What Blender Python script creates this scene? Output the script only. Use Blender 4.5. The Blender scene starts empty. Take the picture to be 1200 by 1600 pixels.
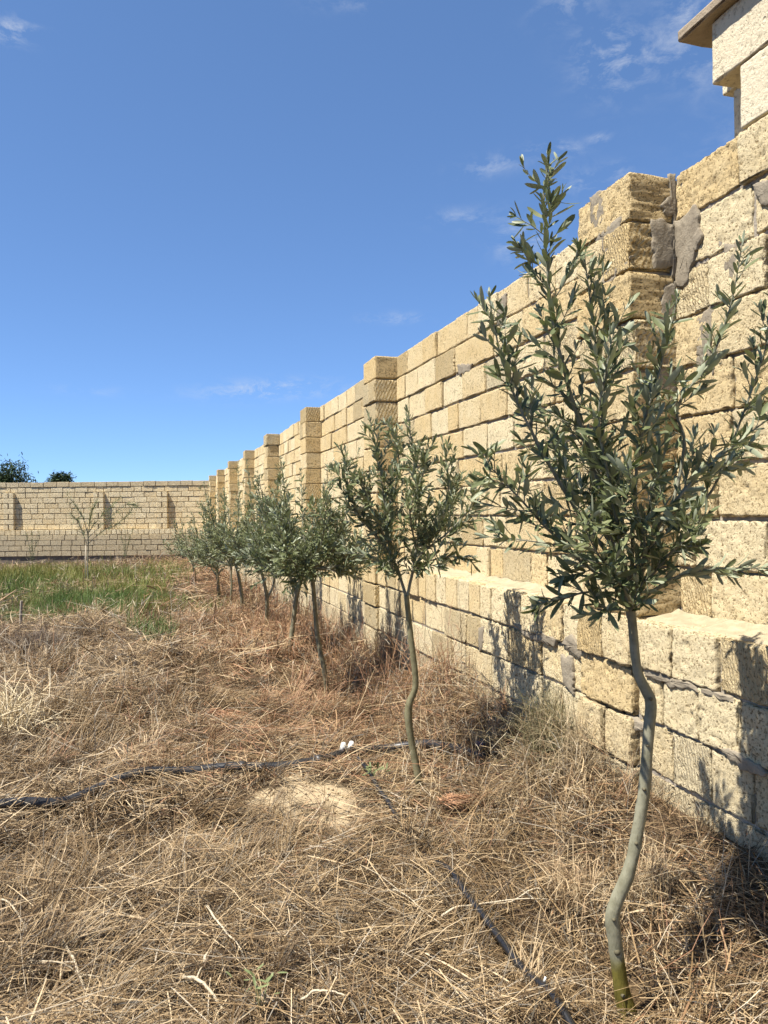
import bpy, math, random
import numpy as np
from mathutils import Vector, Matrix, Quaternion

random.seed(7)
rng = np.random.default_rng(11)
C = bpy.context.scene.collection
scene = bpy.context.scene

# ------------------------------------------------------------------ camera, sky, sun, exposure
EYE = 1.40
YAW = math.atan(355 / 1200.0)          # view turned right of the long wall's run
ROLL = math.radians(0.6)
PITCH = math.radians(-0.05)
cam_d = bpy.data.cameras.new("camera")
cam = bpy.data.objects.new("camera", cam_d); C.objects.link(cam)
cam_d.sensor_fit = 'VERTICAL'; cam_d.sensor_height = 36.0; cam_d.lens = 27.0
cam_d.clip_start = 0.05; cam_d.clip_end = 3000
_m = Matrix.Rotation(-YAW, 3, 'Z') @ Matrix.Rotation(math.radians(90) + PITCH, 3, 'X') @ Matrix.Rotation(-ROLL, 3, 'Z')
cam.matrix_world = Matrix.Translation((0, 0, EYE)) @ _m.to_4x4()
scene.camera = cam
CR = np.array(_m @ Vector((1, 0, 0))); CU = np.array(_m @ Vector((0, 1, 0))); CF = np.array(_m @ Vector((0, 0, -1)))
CP = np.array([0, 0, EYE])

SUN_D = Vector((0.408, 0.07, -0.76)).normalized()     # direction the light travels
SUN_EL = math.asin(-SUN_D.z)
SUN_AZ = math.atan2(-SUN_D.x, -SUN_D.y)              # clockwise from +Y
sun_d = bpy.data.lights.new("sun", 'SUN'); sun_d.energy = 5.0; sun_d.angle = math.radians(0.53)
sun_d.color = (1.0, 0.95, 0.87)
sun = bpy.data.objects.new("sun", sun_d); C.objects.link(sun)
sun.rotation_mode = 'QUATERNION'; sun.rotation_quaternion = (-SUN_D).to_track_quat('Z', 'Y')
sun.location = (-6, -2, 9)

scene.view_settings.view_transform = 'Standard'; scene.view_settings.look = 'None'
scene.view_settings.gamma = 1.0; scene.view_settings.use_curve_mapping = False
scene.view_settings.exposure = 1.12

def pix(px, py, z):
    """a point seen at a photo pixel, z metres in front of the lens"""
    return CP + z * (CF + (px - 600) / 1200.0 * CR + (800 - py) / 1200.0 * CU)

def project(p):
    p = np.asarray(p, float) - CP
    z = p @ CF
    return 600 + 1200 * (p @ CR) / z, 800 - 1200 * (p @ CU) / z, z

def N(t, kind, **kw):
    n = t.nodes.new(kind)
    for k, v in kw.items():
        if k == 'ins':
            for a, b in v.items(): n.inputs[a].default_value = b
        else: setattr(n, k, v)
    return n

world = bpy.data.worlds.new("World"); scene.world = world; world.use_nodes = True
wt = world.node_tree; wt.nodes.clear()
wo = N(wt, 'ShaderNodeOutputWorld')
sky = N(wt, 'ShaderNodeTexSky', sky_type='NISHITA', sun_disc=False, sun_elevation=SUN_EL, sun_rotation=SUN_AZ,
        air_density=0.7, dust_density=0.0, ozone_density=6.0, altitude=2500)
# soften the sky's own range: the air of this day is evenly bright down to the horizon
sk = N(wt, 'ShaderNodeVectorMath', operation='SCALE', ins={'Scale': 0.185}); wt.links.new(sky.outputs[0], sk.inputs[0])
sg = N(wt, 'ShaderNodeGamma', ins={'Gamma': 0.66}); wt.links.new(sk.outputs[0], sg.inputs[0])
st_ = N(wt, 'ShaderNodeVectorMath', operation='MULTIPLY', ins={1: (2.95, 3.86, 4.90)}); wt.links.new(sg.outputs[0], st_.inputs[0])
bg = N(wt, 'ShaderNodeBackground', ins={'Strength': 0.10})
wt.links.new(st_.outputs[0], bg.inputs[0])
cl = N(wt, 'ShaderNodeBackground', ins={'Color': (0.80, 0.86, 0.97, 1), 'Strength': 0.41})
tc = N(wt, 'ShaderNodeTexCoord')
def vmath(op, a=None, b=None):
    n = N(wt, 'ShaderNodeVectorMath', operation=op)
    for i, v in enumerate((a, b)):
        if v is None: continue
        if hasattr(v, 'is_linked'): wt.links.new(v, n.inputs[i])
        else: n.inputs[i].default_value = v
    return n
def fmath(op, a, b=None, clamp=False):
    n = N(wt, 'ShaderNodeMath', operation=op, use_clamp=clamp)
    for i, v in enumerate((a, b)):
        if v is None: continue
        if hasattr(v, 'is_linked'): wt.links.new(v, n.inputs[i])
        else: n.inputs[i].default_value = v
    return n.outputs[0]
nrm = vmath('NORMALIZE', tc.outputs['Generated']).outputs[0]
cloud_sum = None
# wisps of cirrus: direction (photo pixel), half width, half height, tilt, strength
WISPS = [(425, 609, 120, 18, 0.05, 1.1), (955, 92, 60, 55, -0.5, .75), (820, 375, 55, 42, -0.3, .8), (868, 232, 45, 14, -0.1, .6),
         (15, 48, 40, 18, 0.2, 1.0), (1082, 20, 50, 45, -0.9, .6), (770, 258, 70, 18, 0.15, .5), (620, 497, 60, 10, 0, .6),
         (905, 285, 45, 25, -0.2, .45), (720, 340, 60, 18, 0.0, .40), (1070, 95, 70, 40, -0.5, .45), (890, 5, 55, 22, 0.2, .55),
         (140, 610, 60, 10, 0.0, .22), (965, 268, 30, 16, -.3, .5), (935, 216, 18, 9, 0, .7), (540, 5, 60, 14, 0, .3), (1290, 250, 160, 90, -.3, .5), (-260, 330, 90, 20, .1, .4)]
nz1 = N(wt, 'ShaderNodeTexNoise', ins={'Scale': 24.0, 'Detail': 8.0, 'Roughness': 0.68, 'Distortion': 0.35})
mp = N(wt, 'ShaderNodeMapping', ins={'Scale': (1, 1, 2.0)})
wt.links.new(nrm, mp.inputs[0]); wt.links.new(mp.outputs[0], nz1.inputs['Vector'])
for (px, py, w, h, tilt, st) in WISPS:
    d = (pix(px, py, 1.0) - CP); d /= np.linalg.norm(d)
    r = np.cross(d, [0, 0, 1.0]); r /= np.linalg.norm(r); u = np.cross(r, d)
    ct, stt = math.cos(tilt), math.sin(tilt)
    w *= .78; h *= .75
    a = (r * ct + u * stt) * 1200 / w; b = (u * ct - r * stt) * 1200 / h
    df = vmath('SUBTRACT', nrm, tuple(d)).outputs[0]
    xa = vmath('DOT_PRODUCT', df, tuple(a)).outputs['Value']; xb = vmath('DOT_PRODUCT', df, tuple(b)).outputs['Value']
    q = fmath('ADD', fmath('MULTIPLY', xa, xa), fmath('MULTIPLY', xb, xb))
    g = fmath('MULTIPLY', fmath('POWER', 2.718, fmath('MULTIPLY', q, -1.1)), st)
    dp = fmath('GREATER_THAN', vmath('DOT_PRODUCT', nrm, tuple(d)).outputs['Value'], 0.0)
    g = fmath('MULTIPLY', g, dp)
    cloud_sum = g if cloud_sum is None else fmath('ADD', cloud_sum, g)
cr_ = N(wt, 'ShaderNodeMapRange', ins={'From Min': 0.46, 'From Max': 0.76})
wt.links.new(nz1.outputs[0], cr_.inputs[0])
mask = fmath('MULTIPLY', cloud_sum, cr_.outputs[0], clamp=True)
mixw = N(wt, 'ShaderNodeMixShader')
wt.links.new(mask, mixw.inputs[0]); wt.links.new(bg.outputs[0], mixw.inputs[1]); wt.links.new(cl.outputs[0], mixw.inputs[2])
wt.links.new(mixw.outputs[0], wo.inputs[0])

# ------------------------------------------------------------------ helpers
def vnoise(p, freq, seed=0):
    """smooth value noise in -1..1 at points p (n,3)"""
    q = np.asarray(p, float) * freq + seed * 17.31
    i = np.floor(q).astype(np.int64); f = q - i
    f = f * f * (3 - 2 * f)
    def h(ix, iy, iz):
        n = (ix * 374761393 + iy * 668265263 + iz * 2147483647 + seed * 1442695041) & 0xFFFFFFFF
        n = ((n ^ (n >> 13)) * 1274126177) & 0xFFFFFFFF
        n = n ^ (n >> 16)
        return (n & 0xFFFF) / 32767.5 - 1.0
    out = 0
    for dx in (0, 1):
        wx = f[:, 0] if dx else 1 - f[:, 0]
        for dy in (0, 1):
            wy = f[:, 1] if dy else 1 - f[:, 1]
            for dz in (0, 1):
                wz = f[:, 2] if dz else 1 - f[:, 2]
                out = out + wx * wy * wz * h(i[:, 0] + dx, i[:, 1] + dy, i[:, 2] + dz)
    return out

def mesh_np(name, V, quads=None, tris=None, mat=None, smooth=True, col=None, tone=None):
    """numpy arrays to a mesh datablock"""
    me = bpy.data.meshes.new(name)
    V = np.asarray(V, np.float32)
    loops = []; starts = []; n = 0
    if quads is not None and len(quads):
        q = np.asarray(quads, np.int32); loops.append(q.ravel()); starts.append(np.arange(len(q)) * 4 + n); n += q.size
    if tris is not None and len(tris):
        t = np.asarray(tris, np.int32); loops.append(t.ravel()); starts.append(np.arange(len(t)) * 3 + n); n += t.size
    loops = np.concatenate(loops); starts = np.concatenate(starts).astype(np.int32)
    me.vertices.add(len(V)); me.vertices.foreach_set('co', V.ravel())
    me.loops.add(len(loops)); me.loops.foreach_set('vertex_index', loops.astype(np.int32))
    me.polygons.add(len(starts)); me.polygons.foreach_set('loop_start', starts)
    me.polygons.foreach_set('use_smooth', np.full(len(starts), smooth, bool))
    me.update(calc_edges=True)
    if col is not None:
        a = me.attributes.new('tint', 'FLOAT_COLOR', 'POINT')
        c = np.ones((len(V), 4), np.float32); c[:, :3] = col
        a.data.foreach_set('color', c.ravel())
    if tone is not None:
        a = me.attributes.new('tone', 'FLOAT_VECTOR', 'POINT')
        c = np.zeros((len(V), 3), np.float32); c[:] = tone
        a.data.foreach_set('vector', c.ravel())
    if mat: me.materials.append(mat)
    return me

def link(name, me, parent=None, loc=None):
    o = bpy.data.objects.new(name, me); C.objects.link(o)
    if parent is not None: o.parent = parent
    if loc is not None: o.location = loc
    return o

def tag(o, label=None, cat=None, group=None, kind=None):
    if label: o['label'] = label
    if cat: o['category'] = cat
    if group: o['group'] = group
    if kind: o['kind'] = kind
    return o

def empty(name, loc):
    o = bpy.data.objects.new(name, None); C.objects.link(o); o.location = loc
    o.empty_display_size = 0.1
    return o

class MB:
    """collects pieces of geometry for one mesh"""
    def __init__(s): s.V = []; s.Q = []; s.T = []; s.c = []; s.t = []; s.n = 0
    def add(s, V, Q=None, T=None, col=None, tone=None):
        V = np.asarray(V, float); k = len(V)
        s.V.append(V)
        if Q is not None and len(Q): s.Q.append(np.asarray(Q) + s.n)
        if T is not None and len(T): s.T.append(np.asarray(T) + s.n)
        if col is not None: s.c.append(np.broadcast_to(np.asarray(col, float), (k, 3)))
        if tone is not None: s.t.append(np.broadcast_to(np.asarray(tone, float), (k, 3)))
        s.n += k
    def mesh(s, name, mat=None, smooth=True, off=None):
        V = np.concatenate(s.V)
        if off is not None: V = V - np.asarray(off)
        return mesh_np(name, V, np.concatenate(s.Q) if s.Q else None, np.concatenate(s.T) if s.T else None, mat, smooth,
                       np.concatenate(s.c) if s.c else None, np.concatenate(s.t) if s.t else None)

def spline(pts, n):
    """Catmull-Rom through pts (k,d) -> n samples"""
    P = np.asarray(pts, float)
    if len(P) == 2: 
        t = np.linspace(0, 1, n)[:, None]; return P[0] * (1 - t) + P[1] * t
    P = np.vstack([2 * P[0] - P[1], P, 2 * P[-1] - P[-2]])
    k = len(P) - 3
    u = np.linspace(0, k - 1e-6, n); i = u.astype(int); f = (u - i)[:, None]
    a, b, c, d = P[i], P[i + 1], P[i + 2], P[i + 3]
    return 0.5 * (2 * b + (c - a) * f + (2 * a - 5 * b + 4 * c - d) * f ** 2 + (3 * b - a - 3 * c + d) * f ** 3)

def tube(P, R, sides=8, cap=True):
    P = np.asarray(P, float); n = len(P); R = np.broadcast_to(np.asarray(R, float), (n,))
    T = np.gradient(P, axis=0); T /= np.linalg.norm(T, axis=1)[:, None] + 1e-12
    ref = np.array([0.31, 0.92, 0.23]) if abs(T[0] @ np.array([0.31, 0.92, 0.23])) < .9 else np.array([1., 0, 0])
    A = np.zeros_like(P)
    a = ref - T[0] * (ref @ T[0])
    for i in range(n):
        a = a - T[i] * (a @ T[i]); a /= np.linalg.norm(a); A[i] = a
    B = np.cross(T, A)
    th = np.arange(sides) * 2 * np.pi / sides
    V = P[:, None, :] + R[:, None, None] * (A[:, None, :] * np.cos(th)[None, :, None] + B[:, None, :] * np.sin(th)[None, :, None])
    V = V.reshape(-1, 3)
    i = np.arange(n - 1)[:, None] * sides; j = np.arange(sides)[None, :]; j2 = (j + 1) % sides
    Q = np.stack([i + j, i + j2, i + sides + j2, i + sides + j], -1).reshape(-1, 4)
    Tn = None
    if cap:
        V = np.vstack([V, P[0], P[-1]]); k = n * sides
        s = np.arange(sides); s2 = (s + 1) % sides
        Tn = np.vstack([np.stack([np.full(sides, k), s2, s], -1), np.stack([np.full(sides, k + 1), (n - 1) * sides + s, (n - 1) * sides + s2], -1)])
    return V, Q, Tn

# ------------------------------------------------------------------ materials
def new_mat(name):
    m = bpy.data.materials.new(name); m.use_nodes = True
    t = m.node_tree; b = t.nodes['Principled BSDF']
    return m, t, b

def ramp(t, fac, stops, interp='LINEAR'):
    r = N(t, 'ShaderNodeValToRGB'); r.color_ramp.interpolation = interp
    e = r.color_ramp.elements
    while len(e) > 1: e.remove(e[-1])
    e[0].position = stops[0][0]; e[0].color = (*stops[0][1], 1)
    for p, c in stops[1:]:
        x = e.new(p); x.color = (*c, 1)
    t.links.new(fac, r.inputs[0]); return r.outputs[0]

def mixc(t, fac, a, b, mode='MIX'):
    n = N(t, 'ShaderNodeMix', data_type='RGBA', blend_type=mode)
    for s, v in ((n.inputs[0], fac), (n.inputs[6], a), (n.inputs[7], b)):
        if hasattr(v, 'is_linked'): t.links.new(v, s)
        elif isinstance(v, (int, float)): s.default_value = v
        else: s.default_value = (*v, 1)
    return n.outputs[2]

def math_(t, op, a, b=None, clamp=False):
    n = N(t, 'ShaderNodeMath', operation=op, use_clamp=clamp)
    for i, v in enumerate((a, b)):
        if v is None: continue
        if hasattr(v, 'is_linked'): t.links.new(v, n.inputs[i])
        else: n.inputs[i].default_value = v
    return n.outputs[0]

def stone_material(name, pale, warm, dark, pit=1.0, rough_bump=1.0, grain=75.0):
    m, t, b = new_mat(name)
    geo = N(t, 'ShaderNodeNewGeometry'); pos = geo.outputs['Position']
    at = N(t, 'ShaderNodeAttribute', attribute_name='tone'); sp = N(t, 'ShaderNodeSeparateXYZ'); t.links.new(at.outputs['Vector'], sp.inputs[0])
    tone, tool, dirt = sp.outputs[0], sp.outputs[1], sp.outputs[2]
    n1 = N(t, 'ShaderNodeTexNoise', ins={'Scale': 9.0, 'Detail': 6.0, 'Roughness': 0.65}); t.links.new(pos, n1.inputs['Vector'])
    n2 = N(t, 'ShaderNodeTexNoise', ins={'Scale': grain * .9, 'Detail': 8.0, 'Roughness': 0.74}); t.links.new(pos, n2.inputs['Vector'])
    n3 = N(t, 'ShaderNodeTexNoise', ins={'Scale': grain * 2.6, 'Detail': 3.0, 'Roughness': 0.6}); t.links.new(pos, n3.inputs['Vector'])
    f = math_(t, 'ADD', math_(t, 'MULTIPLY', tone, 0.75), math_(t, 'MULTIPLY', math_(t, 'SUBTRACT', n1.outputs[0], 0.5), 0.9), clamp=True)
    base = ramp(t, f, [(0.0, pale), (0.5, tuple((a + c) / 2 for a, c in zip(pale, warm))), (1.0, warm)])
    spk = N(t, 'ShaderNodeMapRange', ins={'From Min': 0.405, 'From Max': 0.45}); t.links.new(n2.outputs[0], spk.inputs[0])
    base = mixc(t, math_(t, 'MULTIPLY', math_(t, 'SUBTRACT', 1.0, spk.outputs[0]), 0.80 * pit), base, dark)  # small pits darkened in the colour, in place of shade inside them
    # dirt / weathering
    n4 = N(t, 'ShaderNodeTexNoise', ins={'Scale': 3.3, 'Detail': 8.0, 'Roughness': 0.7}); t.links.new(pos, n4.inputs['Vector'])
    st = N(t, 'ShaderNodeMapRange', ins={'From Min': 0.52, 'From Max': 0.80}); t.links.new(n4.outputs[0], st.inputs[0])
    base = mixc(t, math_(t, 'MULTIPLY', st.outputs[0], 0.12), base, (0.30, 0.255, 0.19))
    base = mixc(t, dirt, base, (0.44, 0.365, 0.24))
    t.links.new(base, b.inputs['Base Color'])
    b.inputs['Roughness'].default_value = 0.95; b.inputs['Specular IOR Level'].default_value = 0.15
    # relief: pitted grain, plus saw ridges on some stones
    wv = N(t, 'ShaderNodeTexWave', wave_type='BANDS', bands_direction='Y', ins={'Scale': 23.0, 'Distortion': 3.5, 'Detail': 2.0, 'Detail Scale': 1.5})
    mp = N(t, 'ShaderNodeMapping', ins={'Rotation': (0.35, 0.2, 0.5)}); t.links.new(pos, mp.inputs[0]); t.links.new(mp.outputs[0], wv.inputs['Vector'])
    h = math_(t, 'ADD', math_(t, 'MULTIPLY', n2.outputs[0], 1.0), math_(t, 'MULTIPLY', n3.outputs[0], 0.35))
    h = math_(t, 'ADD', h, math_(t, 'MULTIPLY', spk.outputs[0], 0.75))
    vp = N(t, 'ShaderNodeTexVoronoi', ins={'Scale': grain * 0.42}); t.links.new(pos, vp.inputs['Vector'])
    cav = N(t, 'ShaderNodeMapRange', ins={'From Min': 0.10, 'From Max': 0.24}); t.links.new(vp.outputs[0], cav.inputs[0])
    gate = N(t, 'ShaderNodeMapRange', ins={'From Min': 0.50, 'From Max': 0.56}); t.links.new(n4.outputs[0], gate.inputs[0])
    cavm = math_(t, 'MULTIPLY', math_(t, 'SUBTRACT', 1.0, cav.outputs[0]), gate.outputs[0])
    h = math_(t, 'SUBTRACT', h, math_(t, 'MULTIPLY', cavm, 0.7))
    base2 = mixc(t, math_(t, 'MULTIPLY', cavm, 0.6 * pit), base, dark); t.links.new(base2, b.inputs['Base Color'])  # larger cavities: shade painted into the base colour as well as the bump
    h = math_(t, 'ADD', h, math_(t, 'MULTIPLY', math_(t, 'MULTIPLY', wv.outputs[0], tool), 0.75))
    bp = N(t, 'ShaderNodeBump', ins={'Strength': 1.0 * rough_bump, 'Distance': 0.020}); t.links.new(h, bp.inputs['Height'])
    t.links.new(bp.outputs[0], b.inputs['Normal'])
    return m

M_STONE = stone_material('shell_limestone', (0.81, 0.68, 0.425), (0.68, 0.49, 0.225), (0.25, 0.155, 0.06), grain=100.0)
M_PALE = stone_material('sawn_limestone', (0.68, 0.60, 0.43), (0.62, 0.52, 0.35), (0.34, 0.28, 0.19), pit=.7, rough_bump=.6, grain=60)
M_FAR = stone_material('weathered_limestone', (0.81, 0.68, 0.43), (0.70, 0.53, 0.28), (0.28, 0.19, 0.09), grain=40, pit=.7)

def simple_noise_mat(name, c1, c2, scale, rough=0.9, bump=0.5, dist=0.01, detail=6, spec=.2):
    m, t, b = new_mat(name)
    geo = N(t, 'ShaderNodeNewGeometry')
    n1 = N(t, 'ShaderNodeTexNoise', ins={'Scale': scale, 'Detail': detail, 'Roughness': 0.65}); t.links.new(geo.outputs['Position'], n1.inputs['Vector'])
    n2 = N(t, 'ShaderNodeTexNoise', ins={'Scale': scale * 7, 'Detail': 4.0}); t.links.new(geo.outputs['Position'], n2.inputs['Vector'])
    f = math_(t, 'ADD', math_(t, 'MULTIPLY', n1.outputs[0], .75), math_(t, 'MULTIPLY', n2.outputs[0], .25))
    c = ramp(t, f, [(0.36, c1), (0.64, c2)]); t.links.new(c, b.inputs['Base Color'])
    b.inputs['Roughness'].default_value = rough; b.inputs['Specular IOR Level'].default_value = spec
    h = math_(t, 'ADD', n1.outputs[0], math_(t, 'MULTIPLY', n2.outputs[0], .4))
    bp = N(t, 'ShaderNodeBump', ins={'Strength': bump, 'Distance': dist}); t.links.new(h, bp.inputs['Height']); t.links.new(bp.outputs[0], b.inputs['Normal'])
    return m
M_MORTAR = simple_noise_mat('cement_mortar', (0.24, 0.205, 0.16), (0.36, 0.315, 0.25), 14, bump=.8, dist=.012)
M_SMEAR = simple_noise_mat('smeared_cement', (0.195, 0.162, 0.115), (0.285, 0.242, 0.175), 20, bump=.8, dist=.008)
M_FARMORTAR = simple_noise_mat('old_mortar', (0.12, 0.095, 0.07), (0.2, 0.16, 0.12), 5, bump=.8)
M_CONC = simple_noise_mat('concrete_slab', (0.235, 0.185, 0.125), (0.33, 0.265, 0.185), 16, bump=.6)
M_PIPE = simple_noise_mat('black_polythene', (0.011, 0.012, 0.014), (0.036, 0.034, 0.032), 6, rough=.42, bump=.15, dist=.003, spec=.45)
M_HOSE = simple_noise_mat('black_hose', (0.008, 0.008, 0.009), (0.024, 0.022, 0.02), 9, rough=.38, bump=.1, dist=.002, spec=.5)
M_PLASTIC_W = simple_noise_mat('white_plastic', (0.55, 0.55, 0.5), (0.75, 0.75, 0.7), 20, rough=.5, bump=.1, spec=.4)
M_PLASTIC_B = simple_noise_mat('blue_plastic', (0.035, 0.045, 0.14), (0.07, 0.09, 0.22), 20, rough=.45, bump=.2, spec=.4)
M_WOOD = simple_noise_mat('grey_wood', (0.22, 0.18, 0.13), (0.38, 0.33, 0.26), 30, bump=.4)
M_BAMBOO = simple_noise_mat('bleached_stake', (0.36, 0.31, 0.22), (0.48, 0.42, 0.32), 20, bump=.2)

def tint_mat(name, rough=.75, spec=.25, trans=0.0, bump=False):
    m, t, b = new_mat(name)
    a = N(t, 'ShaderNodeAttribute', attribute_name='tint')
    t.links.new(a.outputs['Color'], b.inputs['Base Color'])
    b.inputs['Roughness'].default_value = rough; b.inputs['Specular IOR Level'].default_value = spec
    if trans > 0:
        tr = N(t, 'ShaderNodeBsdfTranslucent'); t.links.new(a.outputs['Color'], tr.inputs[0])
        mx = N(t, 'ShaderNodeMixShader', ins={0: trans}); out = t.nodes['Material Output']
        t.links.new(b.outputs[0], mx.inputs[1]); t.links.new(tr.outputs[0], mx.inputs[2]); t.links.new(mx.outputs[0], out.inputs[0])
    return m
M_STRAW = tint_mat('dry_straw', .6, .3, .12)
M_GRASS = tint_mat('green_blades', .6, .3, .25)

def leaf_mat(name):
    m, t, b = new_mat(name)
    a = N(t, 'ShaderNodeAttribute', attribute_name='tint')
    oi = N(t, 'ShaderNodeObjectInfo')
    geo = N(t, 'ShaderNodeNewGeometry')
    n = N(t, 'ShaderNodeTexNoise', ins={'Scale': 22.0, 'Detail': 3.0}); t.links.new(geo.outputs['Position'], n.inputs['Vector'])
    f = math_(t, 'ADD', math_(t, 'MULTIPLY', n.outputs[0], .7), math_(t, 'MULTIPLY', oi.outputs['Random'], .35), clamp=True)
    top = ramp(t, f, [(0.2, (0.075, 0.092, 0.040)), (0.5, (0.135, 0.152, 0.068)), (0.8, (0.225, 0.232, 0.115)), (0.97, (0.33, 0.29, 0.11))])
    under = (0.30, 0.32, 0.21)
    c = mixc(t, geo.outputs['Backfacing'], top, under)
    t.links.new(c, b.inputs['Base Color'])
    b.inputs['Roughness'].default_value = .45; b.inputs['Specular IOR Level'].default_value = .30
    tr = N(t, 'ShaderNodeBsdfTranslucent', ins={'Color': (0.10, 0.15, 0.03, 1)})
    mx = N(t, 'ShaderNodeMixShader', ins={0: .12}); out = t.nodes['Material Output']
    t.links.new(b.outputs[0], mx.inputs[1]); t.links.new(tr.outputs[0], mx.inputs[2]); t.links.new(mx.outputs[0], out.inputs[0])
    return m
M_LEAF = leaf_mat('olive_leaf')

def bark_mat():
    m, t, b = new_mat('olive_bark')
    geo = N(t, 'ShaderNodeNewGeometry')
    n1 = N(t, 'ShaderNodeTexNoise', ins={'Scale': 22.0, 'Detail': 6.0, 'Roughness': .6}); t.links.new(geo.outputs['Position'], n1.inputs['Vector'])
    mp = N(t, 'ShaderNodeMapping', ins={'Scale': (1, 1, .35)}); t.links.new(geo.outputs['Position'], mp.inputs[0])
    n2 = N(t, 'ShaderNodeTexNoise', ins={'Scale': 130.0, 'Detail': 4.0}); t.links.new(mp.outputs[0], n2.inputs['Vector'])
    c = ramp(t, n1.outputs[0], [(.32, (0.155, 0.15, 0.10)), (.5, (0.235, 0.23, 0.165)), (.68, (0.30, 0.295, 0.22))])
    sp = N(t, 'ShaderNodeMapRange', ins={'From Min': .60, 'From Max': .72}); t.links.new(n2.outputs[0], sp.inputs[0])
    c = mixc(t, math_(t, 'MULTIPLY', sp.outputs[0], .5), c, (0.10, 0.085, 0.055))
    at = N(t, 'ShaderNodeAttribute', attribute_name='tint')
    c = mixc(t, 1.0, c, at.outputs['Color'], 'MULTIPLY')
    t.links.new(c, b.inputs['Base Color']); b.inputs['Roughness'].default_value = .75; b.inputs['Specular IOR Level'].default_value = .25
    bp = N(t, 'ShaderNodeBump', ins={'Strength': .5, 'Distance': .003}); t.links.new(n2.outputs[0], bp.inputs['Height']); t.links.new(bp.outputs[0], b.inputs['Normal'])
    return m
M_BARK = bark_mat()

def ground_mat():
    m, t, b = new_mat('earth')
    geo = N(t, 'ShaderNodeNewGeometry'); pos = geo.outputs['Position']
    n1 = N(t, 'ShaderNodeTexNoise', ins={'Scale': 2.2, 'Detail': 8.0, 'Roughness': .65}); t.links.new(pos, n1.inputs['Vector'])
    n2 = N(t, 'ShaderNodeTexNoise', ins={'Scale': 45.0, 'Detail': 6.0, 'Roughness': .7}); t.links.new(pos, n2.inputs['Vector'])
    c = ramp(t, n1.outputs[0], [(.3, (0.055, 0.036, 0.02)), (.7, (0.11, 0.075, 0.045))])
    at = N(t, 'ShaderNodeAttribute', attribute_name='tint'); sx = N(t, 'ShaderNodeSeparateXYZ'); t.links.new(at.outputs['Vector'], sx.inputs[0])
    c = mixc(t, sx.outputs[0], c, ramp(t, n2.outputs[0], [(.3, (0.36, 0.275, 0.165)), (.7, (0.50, 0.395, 0.25))]))
    c = mixc(t, sx.outputs[1], c, ramp(t, n2.outputs[0], [(.3, (0.07, 0.045, 0.022)), (.7, (0.17, 0.115, 0.06))]))
    t.links.new(c, b.inputs['Base Color']); b.inputs['Roughness'].default_value = 1; b.inputs['Specular IOR Level'].default_value = .1
    h = math_(t, 'ADD', n2.outputs[0], math_(t, 'MULTIPLY', n1.outputs[0], .5))
    bp = N(t, 'ShaderNodeBump', ins={'Strength': .8, 'Distance': .02}); t.links.new(h, bp.inputs['Height']); t.links.new(bp.outputs[0], b.inputs['Normal'])
    return m
M_GROUND = ground_mat()

# ------------------------------------------------------------------ ground
WALL_X = 2.02; LEDGE_X = 1.82
MOUND = (0.66, 3.68)
def gz(x, y):
    x = np.asarray(x, float); y = np.asarray(y, float)
    p = np.stack([x.ravel(), y.ravel(), np.zeros(x.size)], 1)
    z = 0.05 * vnoise(p, .55, 3).reshape(x.shape) + 0.022 * vnoise(p, 2.3, 4).reshape(x.shape) + 0.008 * vnoise(p, 8.0, 5).reshape(x.shape)
    z = z + 0.27 * np.clip((x - 1.30) / .50, 0, 1) ** 1.3 * np.clip((9 - y) / 4, 0, 1)      # bank against the wall
    z = z - 0.016 * np.clip(y - 7, 0, 40) * (1.0)
    z = z - 0.06 * np.clip(-x - 1.0, 0, 3) * 0.3
    z = z + 0.075 * np.exp(-(((x - MOUND[0]) / .25) ** 2 + ((y - MOUND[1]) / .32) ** 2))
    return z
def ground_at(px, py):
    d = CF + (px - 600) / 1200.0 * CR + (800 - py) / 1200.0 * CU
    z = 0.0
    for _ in range(8):
        t = (z - EYE) / d[2]; p = CP + d * t
        z = float(gz(p[0], p[1]))
    return np.array([p[0], p[1], z])

def axis_coords(lo, hi, c, fine, n):
    a = np.sinh(np.linspace(-1, 1, n) * 3.4); return None
def build_ground():
    r = np.concatenate([np.arange(-3, 9, .06), np.arange(9, 34, .3), np.array([36, 45, 70, 120, 300, 900.])])
    ys = np.concatenate([np.array([-900, -200, -40, -10]), r])
    xs = np.concatenate([np.array([-900, -300, -90, -40, -25, -18]), np.arange(-14, -4, .4), np.arange(-4, 2.6, .06), np.array([4, 8, 20, 90, 900.])])
    X, Y = np.meshgrid(xs, ys, indexing='ij')
    Z = gz(X, Y); Z = np.where((np.abs(X) > 40) | (np.abs(Y) > 45), -0.6, Z)
    V = np.stack([X.ravel(), Y.ravel(), Z.ravel()], 1)
    nx, ny = X.shape
    i = np.arange(nx - 1)[:, None] * ny + np.arange(ny - 1)[None, :]
    Q = np.stack([i, i + ny, i + ny + 1, i + 1], -1).reshape(-1, 4)
    col = np.zeros((len(V), 3))
    m = bare(V[:, 0], V[:, 1]); col[:, 0] = m[0]; col[:, 1] = m[1]
    o = link('ground', mesh_np('ground', V, Q, None, M_GROUND, True, col))
    tag(o, 'bare brown earth under the dry grass', None, None, 'structure')
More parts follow.
